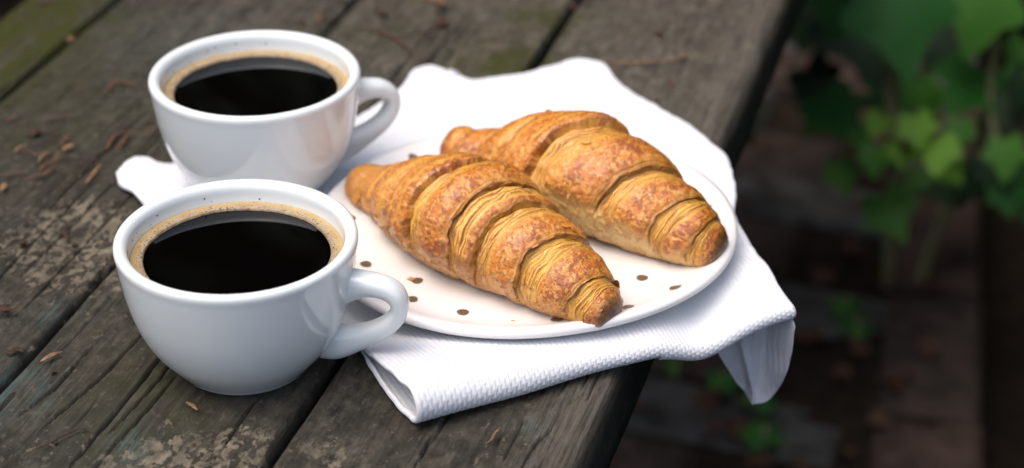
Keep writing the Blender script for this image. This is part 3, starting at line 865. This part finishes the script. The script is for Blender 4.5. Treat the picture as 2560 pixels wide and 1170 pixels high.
cup(-.1131, .7168, .0008, R(-9), 'nearer white porcelain cup standing on the bare table boards', 'black coffee ringed with tan foam in the nearer cup', 11)
cup(-.1216, .8651, .0048, R(22), 'farther white porcelain cup standing on the napkin', 'black coffee ringed with tan foam in the farther cup', 23)

# ------------------------------------------------------------------ croissants
GOLDC = np.array([.73, .245, .015]); BROWN = np.array([.40, .105, .010]); PALE = np.array([.92, .53, .090]); BELLY = np.array([.90, .66, .23])
DARK = np.array([.085, .026, .009]); TOAST = np.array([.40, .098, .013]); SPOT = np.array([.84, .41, .085])
def croissant(st, bands, seed, zp, label, belly, tipdark, slant, scruff=False):
    st = np.array(st); L0 = st[0]
    N, Mv = 760, 330
    d = np.r_[0, np.cumsum(np.linalg.norm(np.diff(st[:, :3], axis=0), axis=1))]; d /= d[-1]
    u = np.linspace(0, 1, N) * .5 + .5 * (1 - np.cos(np.pi * np.linspace(0, 1, N))) / 2
    C3 = np.stack([np.interp(u, d, st[:, k]) for k in range(3)], -1)
    B2 = np.interp(u, d, (st[:, 3] * .915)**2)
    ker = np.hanning(33); ker /= ker.sum()
    def sm(x):
        e = np.r_[2 * x[0] - x[16:0:-1], x, 2 * x[-1] - x[-2:-18:-1]]
        return np.convolve(e, ker, 'valid')
    C3 = np.stack([sm(C3[:, k]) for k in range(3)], -1)
    B2 = np.maximum(sm(B2), 0) * np.clip(np.minimum(u, 1 - u) / .004, 0, 1)
    B = np.sqrt(B2)
    C3[:, 2] = np.maximum(C3[:, 2], zp + .70 * B)
    T = np.gradient(C3, u, axis=0); T[:, 2] *= .3; T /= np.linalg.norm(T, axis=1)[:, None]
    Sd = np.stack([-T[:, 1], T[:, 0], 0 * T[:, 0]], -1); Sd /= np.linalg.norm(Sd, axis=1)[:, None]
    Up = np.cross(T, Sd); Up *= np.sign(Up[:, 2:3])
    v = np.linspace(0, 2 * np.pi, Mv, endpoint=False)
    U, V = np.meshgrid(u, v, indexing='ij')
    cv, sv = np.cos(V), np.sin(V)
    BB = B[:, None] + 0 * V
    px, py, pz = U * 17, cv * BB * 100, sv * BB * 100           # noise space, about 1 cm per unit
    vz = sstep(.28, .42, U) * sstep(.90, .74, U) * sstep(.1, -.25, cv) if belly else 0 * U       # bare smooth dough low on the near side
    up = sstep(-.75 + .70 * vz, .1 + .28 * vz, sv + .10 * vz * fbm(px * 1.2, py * 1.2, pz * 1.2, 2))                                       # wraps fade towards the underside
    uw = U + .014 * fbm(px * .6 + seed, py * .8, pz * .8, 3) + slant * np.sin(np.pi * U)**.7 * (cv * .5 + .25) + .0045 * fbm(px * 3.5, py * 3, pz * 3 + seed, 3)
    ul = U + .014 * fbm(px * .6 + seed, py * .8, pz * .8, 3) + slant * np.sin(np.pi * U)**.7 * (cv * .5 + .25) + .0012 * fbm(px * 2.2, py * 1.6, pz * 1.6 + seed, 2)
    D = np.zeros_like(U); lam = np.zeros_like(U); ridge = np.zeros_like(U); lipv = np.zeros_like(U); idx = np.zeros(U.shape, int); sv_ = np.zeros_like(U)
    for i, (a, b, dr, dep, lz) in enumerate(bands):
        last, first = i == len(bands) - 1, i == 0
        mk = ((uw >= a) | first) & ((uw < b) | last)
        x = np.clip((uw - a) / (b - a), 0, 1)
        s = x if dr == 1 else (1 - x if dr < 0 else np.abs(2 * x - 1))
        nz = .10 * fbm(px * 1.3, py * 1.3, pz * 1.3 + seed + i, 3)
        prof = -1.15 + 1.75 * sstep(-.15, .75, s) - .40 * sstep(.84, 1.0, s) + .35 * np.sin(np.pi * np.clip(s, 0, 1))
        if dr == 2: s = .56 + .04 * np.sin(9 * x); prof = .2 + 0 * s
        if dr == 0: prof = .55 - .30 * sstep(.8, 1, s)
        D = np.where(mk, prof * dep, D)
        lm = np.maximum(1 - sstep(lz - .06, lz + .10, s + nz), .45 * sstep(.90, .95, s + .5 * nz)) if dr in (1, -1) else 0 * s
        lam = np.where(mk, lm, lam)
        rg = np.exp(-((1 - s) / (.06 if dr else .04))**2) * (.6 + 1.3 * nz / .1 * .3)
        ridge = np.where(mk, np.clip(rg, 0, 1), ridge)
        lipv = np.where(mk, (0 if dr == 2 else dr) * sstep(.70, 1.0, s) * dep * .60, lipv)
        idx[mk] = i; sv_ = np.where(mk, s, sv_)
    lines = np.sin(2 * np.pi * (ul * 150 + .9 * fbm(px * 1.1, py * .8, pz * .8 + 5, 2)))
    lines2 = fbm(ul * 420, cv * 3, sv * 3 + seed, 2)
    big = fbm(px * 1.0, py * 1.0, pz * 1.0 + seed, 3)
    mid = fbm(px * 4.5, py * 4.5, pz * 4.5 + seed, 3)
    fin = fbm(px * 13, py * 13, pz * 13 + seed, 3)
    szf = np.clip(BB / .022, 0, 1.1)
    D = D * up * (.45 + .55 * szf)
    D += .0005 * lam * up * 1.3 * np.sin(2 * np.pi * (ul * 44 + .8 * fbm(px * .9, py * .7, pz * .7 + 15, 2))) * np.clip(BB / .012, 0, 1)
    D += .00026 * lam * up * (lines + .8 * lines2) * np.clip(BB / .008, 0, 1)
    glaze = (1 - lam) * up
    D += glaze * (.00042 * mid + .00034 * np.abs(fin)) + .0010 * big
    # broken flakes near the lower side
    fl = sstep(.12, .2, mid + .4 * big) * sstep(.6, -.2, sv)
    D += .0006 * fl
    D *= np.clip(BB / .006, 0, 1)
    rad = BB + D
    P = C3[:, None] + (rad * 1.12 * cv)[..., None] * Sd[:, None] + (rad * sv)[..., None] * Up[:, None] + (lipv * up * np.clip(BB / .01, 0, 1))[..., None] * T[:, None]
    # settle on the plate
    low = P[..., 2] < zp
    P[..., 2] = np.where(low, zp + (P[..., 2] - zp) * .06, P[..., 2])
    # ---- colour of the crust
    def mixc(c, k, t): return c + (np.asarray(t) - c) * np.clip(k, 0, 1)[..., None]
    c = np.broadcast_to(GOLDC, U.shape + (3,)).copy()
    f2 = fbm(px * 8.5, py * 8.5, pz * 8.5 + seed + 9, 2)
    c = mixc(c, sstep(-.05, .5, big + .35 * mid) * .45, BROWN)
    toast = glaze * sstep(.40, .78, sv_)
    c = mixc(c, toast * (.08 + .76 * sstep(-.20, .25, mid + .9 * big)), TOAST)
    c = mixc(c, sstep(.02, .16, f2) * .80 * glaze, SPOT)
    c = mixc(c, sstep(.08, .34, -fin) * .55 * glaze, np.array([.20, .055, .010]))
    start = np.exp(-(np.clip(sv_ - .40, -1, 1) / .10)**2) * glaze
    c = mixc(c, start * .55, PALE)
    lc = mixc(np.broadcast_to(PALE, U.shape + (3,)).copy(), sstep(-.05, .75, lines * .60 + lines2 * .9 + .35 * big + .35 * np.sin(2 * np.pi * ul * 44)), np.array([.36, .108, .014]))
    c = c + (lc - c) * (lam * up)[..., None]
    if scruff:
        c = mixc(c, sstep(.15, .11, uw) * .55, np.array([.62, .30, .05]))
        zone = sstep(.10, .16, U) * sstep(.40, .33, U) * sstep(.75, .2, sv - .3 * cv)
        c = mixc(c, zone * sstep(-.05, .2, mid + .4 * f2) * .75, np.array([.15, .036, .008]))
        c = mixc(c, zone * sstep(.05, .25, -mid + .5 * f2) * .6, np.array([.60, .30, .09]))
    c = mixc(c, ridge * up * sstep(-.55, .1, mid + .25 + .5 * lines), np.array([.19, .052, .008]))
    c = mixc(c, (1 - up) * (.85 if belly else .55) * sstep(-.5, .2, .3 - big), BELLY)
    c = mixc(c, fl * .45, BROWN)
    for tu, ts in tipdark: c = mixc(c, np.exp(-((U - tu) / ts)**2) * .8, DARK)
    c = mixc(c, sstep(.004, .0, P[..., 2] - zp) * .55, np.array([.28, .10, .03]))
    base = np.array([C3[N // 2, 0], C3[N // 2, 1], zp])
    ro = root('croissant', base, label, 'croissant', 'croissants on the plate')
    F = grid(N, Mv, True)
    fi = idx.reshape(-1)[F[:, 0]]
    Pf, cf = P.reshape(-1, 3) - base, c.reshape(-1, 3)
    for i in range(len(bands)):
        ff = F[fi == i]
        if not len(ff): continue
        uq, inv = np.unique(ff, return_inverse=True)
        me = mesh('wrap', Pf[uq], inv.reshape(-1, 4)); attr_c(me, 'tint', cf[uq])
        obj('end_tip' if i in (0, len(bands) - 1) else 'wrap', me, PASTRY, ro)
    # loose flakes standing off the crust
    r = np.random.RandomState(int(seed * 10))
    for k in range(26):
        i, j = r.randint(int(N * .1), int(N * .9)), r.randint(0, Mv)
        if sv[i, j] < -.35: continue
        p = P[i, j] - base; nrm = cv[i, j] * Sd[i] + sv[i, j] * Up[i]; tn = np.cross(T[i], nrm)
        s = r.uniform(.0016, .0042)
        a = np.linspace(0, 2 * np.pi, 9, endpoint=False); rr = s * r.uniform(.5, 1.1, 9)
        vs = [p + nrm * .0009]
        for q in range(9):
            vs.append(p + T[i] * rr[q] * math.cos(a[q]) * .8 + tn * rr[q] * math.sin(a[q]) * 1.3 + nrm * (.0002 + .0009 * max(0, math.sin(a[q] + k)) * rr[q] / .003))
        me = mesh('crust_flake', vs, [(0, 1 + q, 1 + (q + 1) % 9) for q in range(9)])
        attr_c(me, 'tint', np.array([c[i, j] * .9 + PALE * .1] * 10))
        obj('crust_flake', me, PASTRY, ro)
ZP = PZ + .0068
CR_F = [(-0.0762,0.8385,0.0225,0.0),(-0.0745,0.8375,0.0222,0.0076),(-0.0708,0.8360,0.0215,0.0106),(-0.0640,0.8325,0.0208,0.0124),(-0.0545,0.8236,0.0235,0.0138),(-0.0425,0.805,0.0295,0.0213),(-0.029,0.7899,0.0342,0.0268),(-0.014,0.7756,0.0351,0.0280),(0.0058,0.7578,0.0306,0.0226),(0.0215,0.7421,0.0267,0.0177),(0.0325,0.7315,0.0227,0.0132),(0.0385,0.7258,0.0205,0.0100),(0.0414,0.7230,0.0200,0.0076),(0.0430,0.7216,0.0200,0.0)]
CR_B = [(-0.0322,0.8730,0.0235,0.0),(-0.0305,0.8720,0.0228,0.0082),(-0.0265,0.8710,0.0222,0.0112),(-0.0200,0.8685,0.0212,0.0122),(-0.0090,0.8640,0.0215,0.0118),(0.0025,0.8525,0.0265,0.0170),(0.0165,0.8380,0.0325,0.0250),(0.0335,0.8221,0.0350,0.0280),(0.0544,0.8041,0.0312,0.0234),(0.0701,0.7900,0.0269,0.0180),(0.0816,0.7810,0.0247,0.0152),(0.0880,0.7785,0.0212,0.0126),(0.0925,0.7765,0.0205,0.0095),(0.0945,0.7755,0.0205,0.0)]
BF = [(0,.145,2,.0006,.06),(.145,.24,-1,.0024,.10),(.24,.35,-1,.0020,.12),(.35,.435,0,.0021,0),(.435,.575,1,.0030,.34),(.575,.65,1,.0019,.75),(.65,.78,1,.0030,.36),(.78,.915,1,.0026,.48),(.915,1.0,1,.0012,.55)]
BB_ = [(0,.085,-1,.0018,.10),(.085,.215,-1,.0042,.14),(.215,.345,-1,.0052,.14),(.345,.475,0,.0040,0),(.475,.70,1,.0034,.28),(.70,.845,1,.0030,.36),(.845,.93,1,.0018,.62),(.93,1.0,1,.0010,.3)]
croissant(CR_F, BF, 3.1, ZP, 'front golden croissant whose pointed end reaches the near plate rim', False, [(1.0, .018)], -.06, True)
croissant(CR_B, BB_, 8.6, ZP, 'rear golden croissant with pale smooth belly and scorched right tip', True, [(1.0, .022), (0.0, .012)], -.12)

# ------------------------------------------------------------------ litter on the table
TZ = .0012
def chip_mesh(sz, seed, flat=.45, curl=0):
    r = np.random.RandomState(seed); vs = []
    rings = [(-.9, .35), (-.5, .9), (.1, 1.0), (.6, .75), (1.0, .25)]
    for k, (z, q) in enumerate(rings):
        for a in np.linspace(0, 2 * np.pi, 8, endpoint=False):
            j = r.uniform(.45, 1.35)
            x, y = q * j * math.cos(a), q * j * math.sin(a) * .72
            vs.append((x * sz, y * sz, (z * flat + flat + r.uniform(-.15, .15) * flat + curl * x * x) * sz))
    f = [tuple(x) for x in grid(5, 8, True, False)]
    f += [tuple(range(8))[::-1], tuple(32 + k for k in range(8))]
    return mesh('chip', vs, f, False)
def litter(name, kind, pts, wd, label, cat, group=None, mat=None, bud=0, seed=0):
    pts = np.array(pts, float); c = pts.mean(0)
    r = np.random.RandomState(seed + 1)
    if kind == 'chip':
        o = obj(name, chip_mesh(wd, seed), mat, loc=(c[0], c[1], TZ - .0006)); o.rotation_euler[2] = r.uniform(0, 6.28)
        return tag(o, label, cat, group)
    q = np.c_[pts - c, np.zeros(len(pts))]
    n = 14 if len(pts) < 3 else 28
    if len(pts) == 2:
        m = q.mean(0) + np.array([-(q[1] - q[0])[1], (q[1] - q[0])[0], 0]) * r.uniform(-.06, .06)
        q = np.vstack([q[0], m, q[1]])
    path = spline(q, n); tt = np.linspace(0, 1, n)
    lift = .0006 + abs(r.normal(0, .0007)) * np.sin(np.pi * tt) + .0010 * r.uniform(0, 1) * tt
    path[:, 2] = lift + wd * .35
    rad = wd * (.30 + .42 * np.sin(np.pi * np.clip(tt * .9 + .05, 0, 1))) * (1 + .22 * r.uniform(-1, 1, n))
    path[1:-1, :2] += r.normal(0, wd * .10, (n - 2, 2))
    if kind == 'leaf': rad = wd * np.sin(np.pi * np.clip(tt * .94 + .04, 0, 1))**.8 + .0001
    v, f = tube(path, rad, 7, .35 if kind in ('needle', 'leaf') else .9)
    o = obj(name, mesh(name, v, f, kind == 'twig'), mat, loc=(c[0], c[1], TZ))
    tag(o, label, cat, group)
    if bud:
        b = obj('bud', chip_mesh(bud, seed + 50, .6), mat if mat is STRAW else BARK, o)
        b.location = path[-1] + np.array([0, 0, -wd * .3]); b.rotation_euler[2] = math.atan2(*(path[-1] - path[-3])[[1, 0]])
    return o
CRUMB = M('pastry_crumb', .6, .3).base((.62, .26, .06)).m
HERB = M('herb_green', .5, .3).base((.02, .09, .05)).m
for _k, (a, b, c, d, lab, mt, bu) in enumerate([
  ('pine_needle', 'needle', [(-0.246, 0.9432), (-0.2266, 0.9498)], 0.00097, 'long straight rusty needle lying alone above the dense needle pile', NEEDLE, 0.0),
  ('pine_needle', 'needle', [(-0.264, 0.9395), (-0.2598, 0.9479)], 0.00097, 'short reddish needle at the left edge above the needle pile', NEEDLE, 0.0),
  ('bark_bit', 'chip', [(-0.2458, 0.928)], 0.00383, 'dark ragged bark lump above the needle pile at left', BARK, 0.0),
  ('twig', 'twig', [(-0.2408, 0.9136), (-0.2362, 0.9181), (-0.2312, 0.9262)], 0.00115, 'dark knobbly twig along the top of the needle pile', TWIG, 0.0),
  ('pine_needle', 'needle', [(-0.2303, 0.9127), (-0.2276, 0.9244)], 0.00136, 'broad red brown needle standing steeply at the top right of the pile', NEEDLE, 0.0),
  ('pine_needle', 'needle', [(-0.2518, 0.907), (-0.2471, 0.9136)], 0.00094, 'short pale brown needle at the upper left tip of the pile', STRAW, 0.0),
  ('pine_needle', 'needle', [(-0.2514, 0.907), (-0.2447, 0.9048), (-0.238, 0.9)], 0.00094, 'dark bent needle sloping down to the right at the left of the pile', NEEDLE, 0.0),
  ('pine_needle', 'needle', [(-0.2374, 0.8948), (-0.234, 0.9061)], 0.00093, 'tan needle leaning right in the middle of the pile', STRAW, 0.0),
  ('pine_needle', 'needle', [(-0.2301, 0.8965), (-0.2273, 0.9061)], 0.00103, 'red brown needle leaning right above the crossed ones in the pile', NEEDLE, 0.0),
  ('bark_flake', 'leaf', [(-0.2278, 0.9083), (-0.2227, 0.9136)], 0.00146, 'pale brown bark flake at the right end of the pile', STRAW, 0.0),
  ('pine_needle', 'needle', [(-0.2352, 0.8862), (-0.2321, 0.8922), (-0.2283, 0.8956)], 0.00113, 'thick rusty needle crossing the centre of the pile', NEEDLE, 0.0),
  ('pine_needle', 'needle', [(-0.2349, 0.8807), (-0.2306, 0.8849), (-0.2271, 0.8922)], 0.00112, 'rusty needle just below the thick crossing one in the pile', NEEDLE, 0.0),
  ('twig', 'twig', [(-0.2268, 0.8991), (-0.2168, 0.8961), (-0.2061, 0.8948)], 0.00093, 'dark straight twig running right from the needle pile', TWIG, 0.0),
  ('pine_needle', 'needle', [(-0.2094, 0.8732), (-0.2057, 0.8922)], 0.00101, 'bright orange brown needle at the right end of the dark twig', STRAW, 0.0),
  ('twig', 'twig', [(-0.2162, 0.8854), (-0.2123, 0.8883), (-0.2087, 0.8913)], 0.00092, 'short grey brown twig under the long dark one', TWIG, 0.0),
  ('bark_crumb', 'chip', [(-0.2142, 0.882)], 0.00102, 'small pale tan crumb under the short grey brown twig', STRAW, 0.0),
  ('pine_needle', 'needle', [(-0.2555, 0.8807), (-0.2419, 0.8845)], 0.00092, 'straight needle entering from the left edge below the pile', NEEDLE, 0.0),
  ('pine_needle', 'needle', [(-0.241, 0.8765), (-0.2355, 0.8799), (-0.2296, 0.882)], 0.00102, 'long rusty needle along the bottom of the pile', NEEDLE, 0.0),
  ('bark_flake', 'leaf', [(-0.2495, 0.865), (-0.2489, 0.8724)], 0.00141, 'curled orange brown flake at the left edge below the pile', STRAW, 0.0),
  ('pine_needle', 'needle', [(-0.2056, 0.9092), (-0.2034, 0.9271)], 0.00114, 'left one of two red needles hanging from a horizontal one by the farther cup', NEEDLE, 0.0),
  ('pine_needle', 'needle', [(-0.2009, 0.91), (-0.1977, 0.9262)], 0.00114, 'right one of two red needles hanging from a horizontal one by the farther cup', NEEDLE, 0.0),
  ('pine_needle', 'needle', [(-0.203, 0.9271), (-0.1861, 0.9235)], 0.00095, 'horizontal red brown needle pointing at the side of the farther cup', NEEDLE, 0.0),
  ('pine_needle', 'needle', [(-0.1897, 0.9276), (-0.1844, 0.9307)], 0.00095, 'short needle touching the left side of the farther cup', NEEDLE, 0.0),
  ('bark_bit', 'chip', [(-0.1889, 0.9414)], 0.00191, 'dark red bark bit beside the left wall of the farther cup', BARK, 0.0),
  ('twig', 'twig', [(-0.2272, 0.8347), (-0.2212, 0.8209), (-0.2144, 0.813), (-0.2088, 0.8101), (-0.2026, 0.8097)], 0.00049, 'thin curved twig with dark bud left of the nearer cup', TWIG, 0.00196),
  ('bark_bit', 'chip', [(-0.2283, 0.8145)], 0.00308, 'square brown bark chunk left of the curved twig', BARK, 0.0),
  ('dry_bud', 'chip', [(-0.2115, 0.827)], 0.00194, 'black shrivelled bud right above the curved twig', TWIG, 0.0),
  ('dry_bud', 'leaf', [(-0.2123, 0.8262), (-0.2074, 0.8157)], 0.00107, 'brown bud scale hanging below the black shrivelled bud', BARK, 0.0),
  ('twig', 'twig', [(-0.2377, 0.8038), (-0.2335, 0.8016)], 0.00057, 'black twig with leaf scrap at the left edge below the bark chunk', TWIG, 0.00134),
  ('pine_needle', 'needle', [(-0.2399, 0.8224), (-0.236, 0.8198)], 0.00078, 'dark short needle at the left edge beside the bark chunk', TWIG, 0.0),
  ('bark_bit', 'leaf', [(-0.1923, 0.8699), (-0.1859, 0.8666)], 0.0012, 'reddish bark scrap tucked under the left end of the napkin', BARK, 0.0),
  ('bark_bit', 'chip', [(-0.2239, 0.7576)], 0.00311, 'large split brown bark chunk at the left edge of the table', BARK, 0.0),
  ('bark_flake', 'leaf', [(-0.2269, 0.7536), (-0.2179, 0.7529)], 0.00128, 'brown bark sliver in front of the large split chunk', BARK, 0.0),
  ('dry_leaf', 'leaf', [(-0.2173, 0.7226), (-0.2134, 0.7207), (-0.2121, 0.7239), (-0.2084, 0.721)], 0.00115, 'curled brown leaf scrap at lower left near the blue green paint', BARK, 0.0),
  ('wood_splinter', 'leaf', [(-0.1994, 0.7136), (-0.1915, 0.7207)], 0.00105, 'flat pale orange splinter on the board left of the nearer cup', STRAW, 0.0),
  ('dry_bud', 'chip', [(-0.193, 0.7072)], 0.00173, 'small glossy brown bud below the pale orange splinter', BARK, 0.0),
  ('twig', 'twig', [(-0.19, 0.6501), (-0.1858, 0.6528), (-0.1822, 0.6566), (-0.178, 0.661), (-0.1735, 0.6646), (-0.17, 0.6632), (-0.1687, 0.6566), (-0.1688, 0.6496), (-0.1699, 0.6469)], 0.00049, 'hooked dark twig at the bottom left corner of the table', TWIG, 0.0),
  ('twig_knot', 'chip', [(-0.1819, 0.6566)], 0.00132, 'round dark knot sitting on the hooked twig', TWIG, 0.0),
  ('seed', 'leaf', [(-0.1336, 0.6835), (-0.1281, 0.6775)], 0.00084, 'small orange brown seed in front of the nearer cup', STRAW, 0.0),
  ('pine_needle', 'needle', [(-0.2176, 0.9779), (-0.2158, 0.9899)], 0.00099, 'short arm of a broken needle left of the farther cup rim', NEEDLE, 0.0),
  ('pine_needle', 'needle', [(-0.216, 0.9909), (-0.2023, 0.9853)], 0.00122, 'long arm of a broken needle left of the farther cup rim', NEEDLE, 0.0),
  ('pine_needle', 'needle', [(-0.2342, 0.9779), (-0.2265, 0.9843)], 0.00088, 'faint brown needle on the mossy end of the middle left board', NEEDLE, 0.0),
  ('bark_bit', 'chip', [(-0.2498, 1.0457)], 0.0028, 'orange brown bark bit lodged in the upper left board gap', STRAW, 0.0),
  ('pine_needle', 'needle', [(-0.2805, 1.0989), (-0.2687, 1.1001)], 0.00134, 'brown needle on the green board at the top left corner', NEEDLE, 0.0),
  ('bark_bit', 'chip', [(-0.0754, 1.0813)], 0.00329, 'reddish bark crumb on the board right of the farther cup, near the top', BARK, 0.0),
  ('twig', 'twig', [(-0.0843, 1.0613), (-0.0753, 1.0551), (-0.0656, 1.0446), (-0.0556, 1.0267)], 0.00127, 'brown forked twig stem above the farther cup handle', NEEDLE, 0.0),
  ('twig', 'twig', [(-0.0659, 1.0495), (-0.0545, 1.0501), (-0.0467, 1.0529), (-0.0407, 1.0579)], 0.00092, 'thin dark twig joining the forked stem to a dry blossom', TWIG, 0.0),
  ('dry_blossom', 'chip', [(-0.04, 1.0663)], 0.00487, 'dark red dried blossom on the board at the top centre', BARK, 0.0),
  ('dry_bud', 'chip', [(-0.0489, 1.0088)], 0.00155, 'tiny dark red bud just behind the raised napkin corner', BARK, 0.0),
  ('pine_needle', 'needle', [(-0.0556, 1.0267), (-0.0495, 1.014)], 0.00079, 'thin brown stalk leading to the tiny dark red bud', NEEDLE, 0.0),
  ('twig', 'twig', [(-0.0569, 1.1061), (-0.0484, 1.1013), (-0.0409, 1.0953)], 0.00132, 'pale brown twig with dark bud at the top edge, centre', STRAW, 0.00359),
  ('bark_bit', 'chip', [(-0.1203, 1.0686)], 0.00257, 'dark red bark bit behind the farther cup beside a board gap', BARK, 0.0),
  ('bark_bit', 'chip', [(-0.1118, 1.0766)], 0.00211, 'orange bark crumb on the board gap behind the farther cup', STRAW, 0.0),
  ('bark_bit', 'chip', [(-0.0369, 1.0047)], 0.00199, 'dark bark bit behind the bump in the napkin edge', BARK, 0.0),
  ('bark_bit', 'chip', [(0.0361, 1.0924)], 0.00237, 'reddish bark bit caught in the right board gap', NEEDLE, 0.0),
  ('dried_flower', 'twig', [(0.049, 1.0172), (0.0572, 1.013), (0.0704, 1.0124), (0.0847, 1.0151), (0.0955, 1.0198)], 0.00089, 'pale dry flower stem with dark bud by the back corner of the napkin', STRAW, 0.00245),
  ('bark_bit', 'chip', [(0.0865, 0.9863)], 0.00196, 'small brick red bark bit on the right board behind the napkin', NEEDLE, 0.0),
  ('bark_bit', 'chip', [(0.0772, 0.9685)], 0.0015, 'small dark bark bit at the back edge of the napkin', BARK, 0.0),
  ('bark_bit', 'chip', [(0.0833, 1.0551)], 0.00253, 'brown bark bit on the right board near the top edge', BARK, 0.0),
  ('bark_crumb', 'chip', [(0.1276, 1.0484)], 0.00149, 'tiny brown crumb near the outer edge of the right board', BARK, 0.0),
  ('wood_splinter', 'twig', [(-0.0105, 0.6547), (-0.0083, 0.6561), (-0.0064, 0.661), (-0.0045, 0.6638)], 0.00072, 'curled grey splinter lifting from the right board at the bottom', STRAW, 0.0),
  ('pine_needle', 'needle', [(0.0049, 0.6807), (0.0082, 0.679), (0.0103, 0.6807)], 0.00041, 'thin red curl of bark on the board under the napkin front edge', NEEDLE, 0.0),
  ('bark_crumb', 'chip', [(-0.0735, 0.6652)], 0.00057, 'tiny orange crumb on the right board near the gap', STRAW, 0.0),
]):
    cat = a.replace('_', ' ')
    litter(a, b, c, d, lab, cat, {'pine needle': 'dry needles on the table boards', 'twig': 'thin twigs on the table boards', 'bark bit': 'bark bits on the table boards'}.get(cat), mt, bu, _k)

o = tag(obj('crumb', chip_mesh(0.00159, 70, .5), CRUMB, loc=(-0.0447, 0.7627, ZP + .0001)), 'orange pastry crumb beside a gold dot near the nearer cup handle', 'crumb')
o = tag(obj('crumb', chip_mesh(0.00136, 71, .5), CRUMB, loc=(0.0003, 0.7272, ZP + .0001)), 'brown pastry crumb on the plate under the front croissant', 'crumb')
o = tag(obj('crumb', chip_mesh(0.00089, 72, .5), CRUMB, loc=(0.0642, 0.7668, ZP + .0001)), 'tiny pastry crumb on the open right side of the plate', 'crumb')
o = tag(obj('herb_bit', chip_mesh(0.00216, 73, .5), HERB, loc=(-0.0450, 0.8774, ZP + .0001)), 'small green leaf bit on the plate behind the front croissant', 'herb bit')
